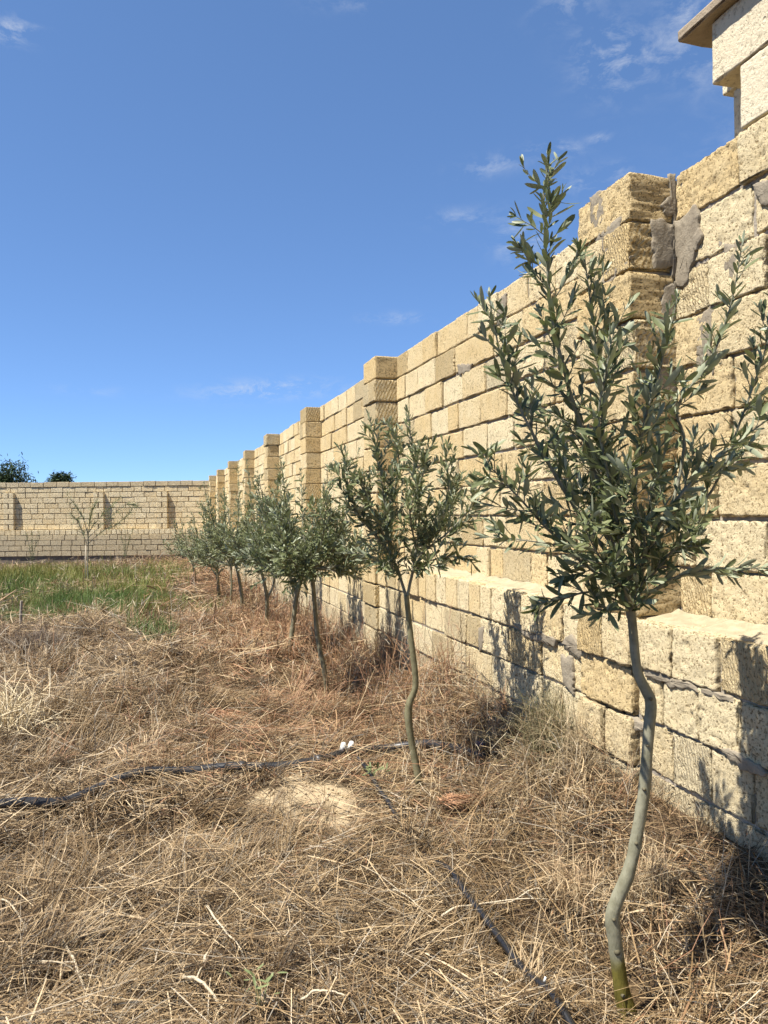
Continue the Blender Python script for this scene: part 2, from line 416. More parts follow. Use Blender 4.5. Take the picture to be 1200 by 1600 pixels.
def bare(x, y):
    """(sandy, damp) weights where no hay lies"""
    p = np.stack([x, y, np.zeros_like(x)], 1)
    wob = vnoise(p, 4, 8) * .7 + vnoise(p, 11, 9) * .5 + vnoise(p, 30, 10) * .3
    s = np.exp(-(((x - MOUND[0]) / .30) ** 2 + ((y - MOUND[1]) / .44) ** 2) * 1.1) * (1 + wob)
    sandy = np.clip((s - .34) / .35, 0, 1)
    q = ground_at(930, 1560); q2 = ground_at(760, 1500); q3 = ground_at(1180, 1580)
    d = np.exp(-(((x - q[0]) / .16) ** 2 + ((y - q[1]) / .16) ** 2)) + .75 * np.exp(-(((x - q2[0]) / .10) ** 2 + ((y - q2[1]) / .12) ** 2)) + .8 * np.exp(-(((x - q3[0]) / .10) ** 2 + ((y - q3[1]) / .10) ** 2))
    damp = np.clip((d * (1 + wob) - .35) / .3, 0, 1)
    return sandy, damp
build_ground()

# ------------------------------------------------------------------ stones
_topo = {}
def lattice(nx, ny, nz):
    k = (nx, ny, nz)
    if k in _topo: return _topo[k]
    I, J, K = np.meshgrid(np.arange(nx), np.arange(ny), np.arange(nz), indexing='ij')
    surf = (I == 0) | (I == nx - 1) | (J == 0) | (J == ny - 1) | (K == 0) | (K == nz - 1)
    idx = -np.ones(I.shape, int); idx[surf] = np.arange(surf.sum())
    F = []
    def face(a, flip):
        q = np.stack([a[:-1, :-1], a[1:, :-1], a[1:, 1:], a[:-1, 1:]], -1).reshape(-1, 4)
        F.append(q[:, ::-1] if flip else q)
    face(idx[0], True); face(idx[-1], False)
    face(idx[:, 0], False); face(idx[:, -1], True)
    face(idx[:, :, 0], True); face(idx[:, :, -1], False)
    _topo[k] = (I[surf], J[surf], K[surf], np.concatenate(F)); return _topo[k]

def coords(h, r, step):
    n = max(0, int(round(2 * (h - r) / step)) - 1) if step else 0
    if step and h > r * 2.6:
        return np.concatenate([[-h, -(h - r)], np.linspace(-(h - r * 1.8), h - r * 1.8, n + 2), [h - r, h]])
    return np.concatenate([[-h], np.linspace(-(h - r), h - r, n + 2), [h]])

def stone_geo(size, centre, step, r=.007, rough=.005, seed=0):
    """a worn block: size (x,y,z) about centre in world space; returns verts relative to the centre"""
    hx, hy, hz = [s / 2 for s in size]
    rr = min(r, hx * .4, hy * .4, hz * .4)
    cx, cy, cz = coords(hx, rr, max(step, .05) if step else 0), coords(hy, rr, step), coords(hz, rr, step)
    I, J, K, F = lattice(len(cx), len(cy), len(cz))
    P = np.stack([cx[I], cy[J], cz[K]], 1)
    H = np.array([hx, hy, hz])
    inner = np.clip(P, -(H - rr), H - rr); d = P - inner; L = np.linalg.norm(d, axis=1)
    nrm = np.where(L[:, None] > 1e-9, d / (L[:, None] + 1e-9), 0)
    P = inner + nrm * rr
    W = P + np.asarray(centre)
    edge = (np.abs(d) > 1e-6).sum(1) >= 2
    big = vnoise(W, 6.0, seed % 5); fine = vnoise(W, 26.0, 9); fin2 = vnoise(W, 60.0, 12)
    disp = rough * (big * .7 + fine * .4)
    if step and step < .03:
        f3 = vnoise(W, 95.0, 14); f4 = vnoise(W, 48.0, 15)
        disp = disp + .0032 * f3 - .012 * np.clip(fin2 - .18, 0, 1) - .009 * np.clip(f4 - .3, 0, 1) + .002 * f4
    # chipped arrises
    chip = np.clip(vnoise(W, 18.0, 21) - .1, 0, 1) * (rough * 6.5) * edge
    P = P + nrm * (disp - chip)[:, None]
    return P, F

TOP_Z = 2.752; CH = 0.198
PIL_S = [ (2528.0 / (x - 245) - WALL_X * math.sin(YAW)) / math.cos(YAW) for x in (1057, 622.5, 502.5, 437.3, 397.9, 372, 351.5, 337.5)]
FARZ = 29.3
CORNER_S = (FARZ - WALL_X * math.sin(YAW)) / math.cos(YAW)

def pilaster_at(y):
    return any(s - .01 < y < s + .40 for s in PIL_S)

wall_specs = []      # centre, size, tone
def run(y0, y1, z0, z1, xf, depth, lens, tone_bias, r, jit=.009, gap=.009):
    y = y0
    while y < y1 - .02:
        L = r.choice(lens) * r.uniform(.95, 1.05)
        if y + L > y1 - .10: L = y1 - y
        g = gap if r.random() < .8 else gap * 2.6
        sx = xf + r.uniform(-jit, jit)
        hz = (z1 - z0) - r.uniform(.005, .013)
        wall_specs.append(((sx + depth / 2, y + L / 2, z0 + hz / 2 + r.uniform(0, .004)), (depth, max(L - g, .05), hz), r.uniform(0, 1) + tone_bias, r.random() < .16))
        y += L
R1 = random.Random(3)
# courses of the wall above the ledge, between the piers
bays = [(-1.6, PIL_S[0])] + [(PIL_S[i] + .395, PIL_S[i + 1]) for i in range(len(PIL_S) - 1)] + [(PIL_S[-1] + .395, CORNER_S)]
NB = 9
LEDGE_TOP = TOP_Z - NB * CH
for bi, (a, b_) in enumerate(bays):
    for k in range(NB):
        z1 = TOP_Z - k * CH + R1.uniform(-.003, .003); z0 = TOP_Z - (k + 1) * CH
        off = 0 if k % 2 == 0 else -.19
        run(a + (R1.choice([.0, .0]) ), b_, z0, z1, WALL_X, .19, [.39] * 6 + [.30, .19] if off == 0 else [.39] * 4 + [.28, .2, .34], 0, R1)
    for k in range(7):
        z1 = LEDGE_TOP - k * CH; z0 = z1 - CH
        lens = [.17, .19, .19, .24] if k == 0 else ([.39, .39, .38, .2] if k < 3 else [.39, .3, .2])
        run(a, b_, z0, z1, LEDGE_X if k == 0 else LEDGE_X + .008, .22, lens, (-.1 if k < 2 else -.45), R1, gap=.007)

pil_specs = {i: [] for i in range(len(PIL_S))}
R2 = random.Random(5)
for i, s in enumerate(PIL_S):
    for k in range(NB + 7):
        z1 = TOP_Z - k * CH; z0 = z1 - CH
        hz = CH - R2.uniform(.005, .012)
        xf = LEDGE_X - .012 + R2.uniform(-.010, .010) if k >= NB else LEDGE_X + R2.uniform(-.012, .012)
        if k % 2 == 0:   # one stretcher across the pier
            pieces = [(s + R2.uniform(-.008, .008), s + .395)]
        else:
            pieces = [(s + R2.uniform(-.012, .008), s + .19), (s + .20, s + .395)]
        for (p0, p1) in pieces:
            pil_specs[i].append(((xf + .105, (p0 + p1) / 2, z0 + hz / 2), (.21 + R2.uniform(0, .02), p1 - p0, hz), R2.uniform(.25, 1.1) - (.5 if k > NB + 2 else 0), R2.random() < .4))

def footprint(c, s):
    x0, x1, y0, y1 = c[0] - s[0] / 2, c[0] + s[0] / 2, c[1] - s[1] / 2, c[1] + s[1] / 2
    pts = [project((x0, y, z)) for y in (y0, y1) for z in (c[2] - s[2] / 2, c[2] + s[2] / 2)]
    if min(p[2] for p in pts) < .8: return 0
    xs = [min(max(p[0], 0), 1200) for p in pts]; ys = [min(max(p[1], 0), 1600) for p in pts]
    return (max(xs) - min(xs)) * (max(ys) - min(ys))

def stone_step(c):
    z = project(c)[2]
    return .0105 if 1.5 < z < 4.4 else (.03 if 1 < z < 8 else 0)

def below_ground(c, s):
    return c[2] + s[2] / 2 < float(gz(c[0] - .15, c[1])) - .02

wall = empty('boundary_wall', (LEDGE_X, 2.4, 0.1))
tag(wall, 'long yellow limestone block wall with stepped piers running away on the right', 'wall', None, 'thing')
WO = np.array(wall.location)
def add_stone(parent, off, spec, mat, stepf=stone_step, name='stone', r=.007, rough=.005):
    c, s, tone, tool = spec
    st_ = stepf(c); P, F = stone_geo(s, c, st_, r, rough if st_ else .0025, int(abs(c[1] * 31 + c[2] * 77)))
    me = mesh_np(name, P, F, None, mat, bool(st_), None, np.array([tone, 1.0 if tool else 0.0, dirt_of(c)]))
    return link(name, me, parent, Vector(c) - Vector(off))
def dirt_of(c):
    return float(np.clip((.62 - c[2]) * 1.3, 0, .55))

ranked = sorted([(footprint(c, s), (c, s, t, tl)) for (c, s, t, tl) in wall_specs if not below_ground(c, s)], key=lambda a: -a[0])
N_SINGLE = 190
mass = MB()
n_one = 0
for area, sp in ranked:
    if area > 60 and n_one < N_SINGLE:
        add_stone(wall, WO, sp, M_STONE); n_one += 1
    else:
        c, s, tone, tool = sp
        P, F = stone_geo(s, c, 0, .008, .0025, 3)
        mass.add(P + np.array(c), F, None, None, [tone, 0, dirt_of(c)])
o = link('far_stones', mass.mesh('far_stones', M_STONE, False, WO), wall); o['kind'] = 'stuff'

def box_mb(mb, lo, hi):
    x0, y0, z0 = lo; x1, y1, z1 = hi
    V = [(x0, y0, z0), (x1, y0, z0), (x1, y1, z0), (x0, y1, z0), (x0, y0, z1), (x1, y0, z1), (x1, y1, z1), (x0, y1, z1)]
    Q = [(0, 3, 2, 1), (4, 5, 6, 7), (0, 1, 5, 4), (1, 2, 6, 5), (2, 3, 7, 6), (3, 0, 4, 7)]
    mb.add(V, Q)
mb = MB()
box_mb(mb, (WALL_X + .0165, -1.6, LEDGE_TOP - .03), (WALL_X + .17, CORNER_S + .2, TOP_Z - .022))
box_mb(mb, (LEDGE_X + .022, -1.6, -1.0), (WALL_X + .17, CORNER_S + .2, LEDGE_TOP - .024))
link('mortar', mb.mesh('mortar', M_MORTAR, False, WO), wall)

for i, s in enumerate(PIL_S):
    base = (LEDGE_X, s + .2, LEDGE_TOP)
    mb = MB(); box_mb(mb, (LEDGE_X + .022, s + .022, -.9), (WALL_X + .024, s + .378, TOP_Z - .02))
    pl = link('pilaster', mb.mesh('pilaster', M_MORTAR, False, base), wall, Vector(base) - Vector(WO))
    for sp in pil_specs[i]:
        if below_ground(sp[0], sp[1]): continue
        add_stone(pl, base, sp, M_STONE)

# smears of cement on the nearest pier and its corner, and in wide joints
def smear(parent, off, axis, plane, poly, thick=.0035, name='cement_patch'):
    """an uneven trowelled patch; poly in (along, z) on a wall face; axis 'x' face normal -x, 'y' face normal -y"""
    poly = np.asarray(poly, float)
    n = 84
    pp = np.vstack([poly, poly[:1]]); k = np.linspace(0, len(poly), n, endpoint=False); i0 = k.astype(int); fr = (k - i0)[:, None]
    P = pp[i0] * (1 - fr) + pp[i0 + 1] * fr
    c = P.mean(0)
    rings = []
    for f, h in ((1.0, -.014), (.99, thick * .3), (.93, thick * .8), (.6, thick), (.25, thick * .9)):
        q = c + (P - c) * f
        q3 = np.stack([q[:, 0], q[:, 1], np.zeros(len(q))], 1)
        hh = h + (.0016 * vnoise(q3, 22, 6) + .0016 * vnoise(q3, 70, 7) if h > 0 else 0)
        wid = min(.010, .16 * np.ptp(P, axis=0).min()) / .010
        jj = wid * np.stack([.010 * vnoise(q3, 30, 3) + .006 * vnoise(q3, 80, 5), .010 * vnoise(q3, 30, 13) + .006 * vnoise(q3, 80, 15)], 1)
        rings.append((q + jj, hh * np.ones(len(q))))
    V = []
    for q, h in rings:
        for (a, z), d in zip(q, h):
            V.append((plane - d, a, z) if axis == 'x' else (a, plane - d, z))
    m = len(P); T = []; Q = []
    for k in range(len(rings) - 1):
        for j in range(m):
            j2 = (j + 1) % m
            Q.append((k * m + j, k * m + j2, (k + 1) * m + j2, (k + 1) * m + j))
    V.append(np.mean(V[-m:], axis=0)); k = len(rings) - 1
    for j in range(m): T.append((k * m + j, k * m + (j + 1) % m, len(V) - 1))
    me = mesh_np(name, np.array(V) - np.array(off), Q, T, M_SMEAR, True)
    return link(name, me, parent)

def on_face(px, py, axis, plane):
    d = CF + (px - 600) / 1200.0 * CR + (800 - py) / 1200.0 * CU
    k = 0 if axis == 'x' else 1
    p = CP + d * ((plane - CP[k]) / d[k])
    return (p[1], p[2]) if axis == 'x' else (p[0], p[2])
def smear_px(axis, plane, pts, **kw):
    return smear(wall, WO, axis, plane, [on_face(x, y, axis, plane) for x, y in pts], **kw)
PY = PIL_S[0]
smear_px('y', PY, [(1018, 342), (1046, 346), (1056, 352), (1054, 415), (1046, 420), (1022, 416), (1024, 395), (1020, 370)])
smear_px('y', PY, [(1046, 272), (1056, 270), (1058, 330), (1056, 436), (1050, 436), (1052, 350)])
smear_px('y', PY, [(1034, 318), (1054, 300), (1056, 336), (1036, 334)])
smear_px('y', PY, [(1040, 446), (1058, 440), (1062, 520), (1064, 566), (1046, 560), (1030, 498)])
smear_px('y', PY, [(1020, 498), (1046, 520), (1064, 566), (1070, 650), (1048, 660), (1036, 610), (1024, 548)])
smear_px('x', WALL_X, [(1056, 345), (1070, 336), (1086, 320), (1090, 345), (1096, 372), (1082, 405), (1074, 440), (1056, 455)])
smear_px('x', WALL_X, [(1132, 384), (1152, 376), (1158, 430), (1138, 446), (1130, 420)])
smear_px('x', WALL_X, [(1088, 500), (1116, 476), (1124, 500), (1104, 560), (1088, 556)])
smear_px('x', WALL_X, [(1176, 292), (1215, 272), (1215, 320), (1190, 318)])
smear_px('x', WALL_X, [(1090, 560), (1120, 540), (1134, 556), (1112, 585), (1090, 580)])
smear_px('x', LEDGE_X, [(922, 306), (941, 296), (945, 345), (930, 362), (922, 350)])
smear_px('x', LEDGE_X, [(932, 366), (972, 336), (966, 372), (948, 396), (930, 384)])
smear_px('x', LEDGE_X, [(950, 410), (985, 402), (980, 412), (956, 440), (944, 470), (934, 462)])
smear_px('x', LEDGE_X, [(930, 480), (952, 462), (962, 482), (940, 520), (926, 512)])
smear_px('x', WALL_X, [(778, 470), (790, 458), (790, 500), (776, 512)])
smear_px('x', WALL_X, [(714, 570), (738, 568), (734, 580), (716, 586)])
# lower part
smear_px('x', LEDGE_X - .004, [(921, 960), (936, 956), (934, 1010), (946, 1030), (922, 1026)])
smear_px('x', LEDGE_X, [(876, 1004), (892, 992), (910, 1012), (934, 1014), (930, 1026), (900, 1024)])
smear_px('x', LEDGE_X, [(877, 1024), (892, 1026), (896, 1060), (897, 1088), (880, 1070)])
smear_px('x', LEDGE_X, [(960, 1020), (985, 1034), (992, 1052), (986, 1058), (966, 1048)])
smear_px('x', LEDGE_X, [(1004, 1036), (1040, 1054), (1090, 1074), (1092, 1082), (1050, 1074), (1008, 1056)])
smear_px('x', LEDGE_X, [(1095, 1074), (1142, 1090), (1144, 1098), (1126, 1094), (1096, 1082)])
smear_px('x', LEDGE_X, [(748, 980), (756, 978), (754, 1016), (748, 1018)])
smear_px('x', LEDGE_X, [(960, 1110), (1000, 1124), (1010, 1140), (990, 1142), (962, 1130)])
smear_px('x', LEDGE_X, [(1120, 1165), (1160, 1180), (1196, 1206), (1190, 1216), (1150, 1196)])
smear_px('x', LEDGE_X, [(800, 972), (846, 990), (872, 1000), (866, 1010), (820, 994)])
# pale crust of cement dust along the ledge tops
def crust(y0, y1):
    n = max(4, int((y1 - y0) / .04)); ys = np.linspace(y0, y1, n); m = 6
    V = []; Q = []
    for i, y in enumerate(ys):
        for j in range(m):
            f = j / (m - 1); x = LEDGE_X + .018 + f * (WALL_X - LEDGE_X - .016)
            p = np.array([[x, y, 0]])
            w = float(vnoise(p, 14, 2)[0]); w2 = float(vnoise(p, 45, 4)[0])
            z = LEDGE_TOP - .004 + .010 * w + .006 * w2 + .02 * f ** 3
            if j == 0: x += .02 * w; z = LEDGE_TOP - .03
            V.append((x, y, z))
    for i in range(n - 1):
        for j in range(m - 1):
            a = i * m + j; Q.append((a, a + 1, a + m + 1, a + m))
    link('ledge_crust', mesh_np('ledge_crust', np.array(V) - WO, Q, None, M_CRUST, True), wall)
M_CRUST = simple_noise_mat('pale_cement_crust', (0.27, 0.22, 0.14), (0.40, 0.335, 0.22), 22, bump=.8)
for (a, b_) in bays[:5]: crust(a, b_)

# ------------------------------------------------------------------ gate pillar standing on the wall's near end
gp = empty('gate_pillar', (WALL_X + .1, 2.0, TOP_Z)); GO = np.array(gp.location)
tag(gp, 'pale sawn limestone pillar top under a concrete slab at upper right', 'gate pillar', None, 'thing')
GS = []
GS.append(((WALL_X - .004 + .10, 2.27 - .30, TOP_Z + .115), (.20, .60, .226)))
GS.append(((WALL_X - .004 + .10, 2.27 - .92, TOP_Z + .115), (.20, .60, .226)))
GS.append(((WALL_X - .010 + .16, 2.405 - .30, TOP_Z + .345), (.32, .60, .228)))
GS.append(((WALL_X - .010 + .16, 2.405 - .92, TOP_Z + .345), (.32, .60, .228)))
GS.append(((WALL_X + .20 + .11, 2.55 - .24, TOP_Z + .13), (.22, .46, .36)))
GS.append(((WALL_X + .19 + .11, 2.60 - .24, TOP_Z + .35), (.22, .46, .075)))
for c, s in GS:
    add_stone(gp, GO, (c, s, random.uniform(.1, .8), False), M_PALE, lambda c: .03, 'stone', .006, .0035)
mb = MB()
P, F = stone_geo((.62, 1.9, .045), (WALL_X - .055 + .31, 2.545 - .95, TOP_Z + .4625 + .0225), .04, .006, .006, 2)
mb.add(P + np.array((WALL_X - .055 + .31, 2.545 - .95, TOP_Z + .4625 + .0225)), F)
link('roof_slab', mb.mesh('roof_slab', M_CONC, True, GO), gp)

# ------------------------------------------------------------------ far wall (faces the camera)
corner = pix(331, 801, FARZ); corner[2] = 0
fdir = -np.array(CR) * math.cos(.03) + np.array(CF) * math.sin(.03); fdir[2] = 0; fdir /= np.linalg.norm(fdir)         # runs left
fnorm = np.array([-fdir[1], fdir[0], 0.0])
if fnorm @ CF > 0: fnorm = -fnorm                                        # toward camera
FTOP = 2.66; FC = .203
fw = empty('cross_wall', tuple(corner + fdir * 4 + np.array([0, 0, -.4]))); FO = np.array(fw.location)
tag(fw, 'weathered limestone block wall closing the far end of the field', 'wall', None, 'thing')
FR = Matrix(((fdir[0], -fnorm[0], 0), (fdir[1], -fnorm[1], 0), (0, 0, 1)))    # local: x along, y into wall, z up
FRn = np.array(FR)
R3 = random.Random(9)
far_mass = MB(); far_n = 0
def far_stone(a, w, d0, dep, z0, h, tone, dirt, single=True):
    """a along wall from corner, d0 front distance toward the camera"""
    global far_n
    P, F = stone_geo((w, dep, h), (a * 3.1, 5, z0), 0, .008, .0035, 1)
    c = np.array([a + w / 2, -d0 + dep / 2, z0 + h / 2])
    cw = corner + FRn @ c
    if np.linalg.det(FRn) < 0: F = F[:, ::-1]
    Pw = (FRn @ P.T).T
    px = project(cw)[0]
    if single and -12 < px < 1250 and far_n < 300:
        me = mesh_np('stone', Pw, F, None, M_FAR, False, None, np.array([tone, 0, dirt]))
        link('stone', me, fw, Vector(cw) - Vector(FO)); far_n += 1
    else:
        far_mass.add(Pw + cw, F, None, None, [tone, 0, dirt])
def a_of(px):
    d = CF + (px - 600) / 1200.0 * CR; o = (corner - CP)[:2]
    t, a = np.linalg.solve(np.array([d[:2], -fdir[:2]]).T, o)
    return float(a)
FPIL = [(a_of(x), a_of(x) + .42) for x in (24, 164, 263)] + [(a_of(-120), a_of(-120) + .42), (a_of(-250), a_of(-250) + .42)]
LEN = 16.0
def far_row(k, d0, lens, tone, dirt, gaps=(), dep=.2, j=.008, single=True):
    z1 = FTOP - k * FC; z0 = z1 - FC
    a = 0.0 + R3.uniform(-.3, 0)
    while a < LEN:
        w = R3.choice(lens) * R3.uniform(.94, 1.06)
        g = R3.uniform(.010, .022)
        if not any(p0 - .02 < a + w / 2 < p1 + .02 for p0, p1 in gaps):
            far_stone(max(a, .0), w - g, d0 + R3.uniform(-j, j), dep, z0 + R3.uniform(.004, .012), FC - R3.uniform(.014, .024), min(1.2, max(0, R3.gauss(.45, .28))) + tone, dirt + R3.uniform(0, .15), single)
        a += w
for k in range(14):
    if k == 0: far_row(k, .02, [.48, .5, .44], .2, .50)
    elif k < 9: far_row(k, 0, [.46, .5, .48, .44, .3], 0, .08)
    elif k == 9: far_row(k, .20, [.2, .19, .23], -.1, .05)
    elif k == 10: far_row(k, .21, [.48, .44, .3], .4, .55)
    else: far_row(k, .21, [.5, .45, .38], .6, .75, single=k < 13)
for p0, p1 in FPIL:
    for k in range(2, 9):
        z0 = FTOP - (k + 1) * FC
        if k % 2: parts = [(p0, .40)]
        else: parts = [(p0, .19), (p0 + .22, .19)]
        for a, w in parts: far_stone(a, w - .012, .15, .15, z0 + .006, FC - .022, R3.uniform(.1, .7), R3.uniform(0, .15))
o = link('outer_stones', far_mass.mesh('outer_stones', M_FAR, False, FO), fw); o['kind'] = 'stuff'
mb = MB()
def far_box(a0, a1, d0, d1, z0, z1):
    L = [(a, -d, z) for z in (z0, z1) for (a, d) in ((a0, d0), (a1, d0), (a1, d1), (a0, d1))]
    V = corner + (FRn @ np.array(L).T).T
    mb.add(V, [(0, 3, 2, 1), (4, 5, 6, 7), (0, 1, 5, 4), (1, 2, 6, 5), (2, 3, 7, 6), (3, 0, 4, 7)])
far_box(-.2, LEN, -.03, -.17, -1.5, FTOP - .03)
far_box(-.2, LEN, .17, -.02, -1.5, FTOP - 9 * FC - .03)
for p0, p1 in FPIL: far_box(p0 + .02, p1 - .03, .12, -.02, FTOP - 9 * FC - .04, FTOP - 2 * FC - .02)
link('mortar', mb.mesh('mortar', M_FARMORTAR, False, FO), fw)

# ------------------------------------------------------------------ olive trees
def leaf_base(fold, curl, wid, twist=0.0):
    rows = [0.0, .16, .40, .68, .88, 1.0]; ws = [.10, .62, 1.0, .98, .70, .0]
    V = []; Q = []; T = []
    for t, w in zip(rows, ws):
        zc = curl * (t - .5) ** 2 - curl * .25
        hw = w * wid / 2
        V += [(-hw, t, zc + fold * hw), (0, t, zc), (hw, t, zc + fold * hw)] if w > 0 else [(0, t, zc)]
    for i in range(4):
        a = i * 3
        Q += [(a, a + 1, a + 4, a + 3), (a + 1, a + 2, a + 5, a + 4)]
    T += [(12, 13, 15), (13, 14, 15)]
    return np.array(V, float), np.array(Q), np.array(T)
LEAVES = [leaf_base(f, c, w) for f, c, w in ((.35, .2, .245), (.2, -.15, .215), (.5, .1, .255), (.15, .3, .225), (.3, -.25, .20))]
LEAF_ME = []
for i, (V, Q, T) in enumerate(LEAVES):
    LEAF_ME.append(mesh_np('leaf', V, Q, T, M_LEAF, True))
LEAF_STACK = np.stack([v for v, _, _ in LEAVES])

def leaf_frames(P, D, Nn, L, var):
    """batched leaves -> verts"""
    X = np.cross(D, Nn); X /= np.linalg.norm(X, axis=1)[:, None] + 1e-9
    Z = np.cross(X, D)
    B = LEAF_STACK[var]                                  # n,16,3
    return P[:, None] + L[:, None, None] * (B[:, :, 0:1] * X[:, None] + B[:, :, 1:2] * D[:, None] + B[:, :, 2:3] * Z[:, None]), X, Z

class Tree:
    def __init__(s, seed): s.r = np.random.default_rng(seed); s.lp = []; s.ld = []; s.ln = []; s.ll = []; s.wood = []
    def leaves_along(s, P, spacing, size, start=0.0, droop=.0, ang=(24, 78)):
        r = s.r
        seg = np.linalg.norm(np.diff(P, axis=0), axis=1); cum = np.concatenate([[0], np.cumsum(seg)]); tot = cum[-1]
        phase = r.uniform(0, 6.28)
        x = start * tot + r.uniform(0, spacing)
        k = 0
        while x < tot:
            i = min(np.searchsorted(cum, x) - 1, len(P) - 2); i = max(i, 0)
            t = (P[i + 1] - P[i]) / (seg[i] + 1e-9); p = P[i] + t * (x - cum[i])
            a0 = np.cross(t, [0.3, 0.2, 1.0]); a0 /= np.linalg.norm(a0) + 1e-9; b0 = np.cross(t, a0)
            frac = x / tot
            for side in (0, math.pi):
                if r.random() < .16: continue
                az = phase + k * math.pi / 2 + side + r.normal(0, .35)
                sd = a0 * math.cos(az) + b0 * math.sin(az)
                an = math.radians(r.uniform(*ang)) * (1 - .35 * frac ** 2)
                d = t * math.cos(an) + sd * math.sin(an) + np.array([0, 0, -droop + r.normal(-.04, .2)]) + r.normal(0, .12, 3)
                d /= np.linalg.norm(d)
                n = t * math.sin(an) - sd * math.cos(an) + np.array([0, 0, .3]) + r.normal(0, .42, 3)
                s.lp.append(p); s.ld.append(d); s.ln.append(n)
                s.ll.append(size * r.uniform(.5, 1.22) * (1 - .45 * max(0, frac - .75) / .25))
            x += spacing * r.uniform(.8, 1.25); k += 1
        # tip tuft
        t = P[-1] - P[-2]; t = t / (np.linalg.norm(t) + 1e-9)
        for _ in range(3):
            d = t + r.normal(0, .35, 3); d /= np.linalg.norm(d)
            s.lp.append(P[-1]); s.ld.append(d); s.ln.append(r.normal(0, 1, 3)); s.ll.append(size * r.uniform(.4, .7))
    def twig(s, p, t, length, bend_up, size, spacing, rad=.0018):
        r = s.r; n = 6; P = [p]; d = t / np.linalg.norm(t)
        for _ in range(n):
            d = d + np.array([0, 0, bend_up / n]) + r.normal(0, .08, 3); d /= np.linalg.norm(d)
            P.append(P[-1] + d * length / n)
        P = np.array(P)
        s.wood.append((P, np.linspace(rad, .0007, len(P)), 4))
        s.leaves_along(P, spacing, size, .08)
        return P
    def branch(s, pts, r0, r1, n_tw, tw_len, size, spacing, leaf_start=.35, up=.5, tw_from=.15, sides=6):
        r = s.r
        P = spline(pts, max(10, len(pts) * 4))
        P = P + np.cumsum(r.normal(0, .0012, P.shape), axis=0)
        s.wood.append((P, np.linspace(r0, r1, len(P)), sides))
        s.leaves_along(P, spacing, size, leaf_start)
        for k in range(n_tw):
            f = tw_from + (1 - tw_from) * .95 * (k + r.uniform(0, 1)) / n_tw
            i = min(int(f * (len(P) - 1)), len(P) - 2)
            t = P[i + 1] - P[i]; t /= np.linalg.norm(t)
            sd = np.cross(t, r.normal(0, 1, 3)); sd /= np.linalg.norm(sd)
            an = math.radians(r.uniform(28, 58))
            d = t * math.cos(an) + sd * math.sin(an)
            s.twig(P[i], d, tw_len * r.uniform(.5, 1.2) * (1 - .62 * f), up * r.uniform(.2, 1.2), size, spacing)
        return P

def finish_tree(tr, name_label, trunk_pts, trunk_r, n_single, group, base, bark_tint=None, twig_name='branch', big=8):
    root = empty('olive_tree', tuple(base)); off = np.array(base)
    tag(root, name_label, 'olive tree', group)
    # trunk
    P = spline(trunk_pts, 60); n = len(P)
    R = np.interp(np.linspace(0, 1, n), np.linspace(0, 1, len(trunk_r)), trunk_r)
    V, Q, T = tube(P, R, 12)
    th = np.arctan2(V[:, 1] - np.repeat(P[:, 1], 12).tolist()[0], V[:, 0])
    W = V.copy()
    nz = vnoise(W, 30, 5) * .08 + vnoise(W, 90, 6) * .03
    cen = np.vstack([np.repeat(P, 12, axis=0), P[0], P[-1]])
    V = cen + (V - cen) * (1 + nz)[:, None]
    if bark_tint is not None: col = bark_tint(V - off)
    else: col = np.ones((len(V), 3)) * np.array([.72, .66, .56])
    link('trunk', mesh_np('trunk', V - off, Q, T, M_BARK, True, col), root)
    # wood: main branches singly, twigs joined
    tw = MB(); nb = 0
    for (bp, br, sd) in tr.wood:
        V, Q, T = tube(bp, br, sd, False)
        if nb < big and sd > 4:
            link('branch', mesh_np('branch', V - off, Q, T, M_BARK, True, np.ones((len(V), 3)) * .8), root); nb += 1
        else:
            tw.add(V, Q, T, np.ones(3) * .85)
    if tw.n:
        o = link('twigs', tw.mesh('twigs', M_BARK, True, off), root); o['kind'] = 'stuff'
    Pp = np.array(tr.lp); D = np.array(tr.ld); Nn = np.array(tr.ln); L = np.array(tr.ll)
    var = tr.r.integers(0, len(LEAVES), len(Pp))
    VV, X, Z = leaf_frames(Pp, D, Nn, L, var)
    # the leaves that show largest become parts
    dist = (Pp - CP) @ CF
    face = np.abs(np.einsum('ij,ij->i', Z, (Pp - CP) / np.linalg.norm(Pp - CP, axis=1)[:, None]))
    score = L ** 2 * (.25 + face) / dist ** 2 * np.exp(-(dist - dist.min()) * .9)
    order = np.argsort(-score); single = order[:n_single]; rest = order[n_single:]
    for i in single:
        o = bpy.data.objects.new('leaf', LEAF_ME[var[i]]); C.objects.link(o); o.parent = root
        M = Matrix(((X[i][0], D[i][0], Z[i][0]), (X[i][1], D[i][1], Z[i][1]), (X[i][2], D[i][2], Z[i][2]))) * float(L[i])
        o.matrix_local = Matrix.Translation(Vector(Pp[i] - off)) @ M.to_4x4()
    if len(rest):
        v = VV[rest].reshape(-1, 3) - off; k = np.arange(len(rest))[:, None, None] * 16
        Q = (LEAVES[0][1][None] + k).reshape(-1, 4); T = (LEAVES[0][2][None] + k).reshape(-1, 3)
        o = link('foliage', mesh_np('foliage', v, Q, T, M_LEAF, True), root); o['kind'] = 'stuff'
    return root, len(Pp)

GRP = 'young olive trees planted along the wall'
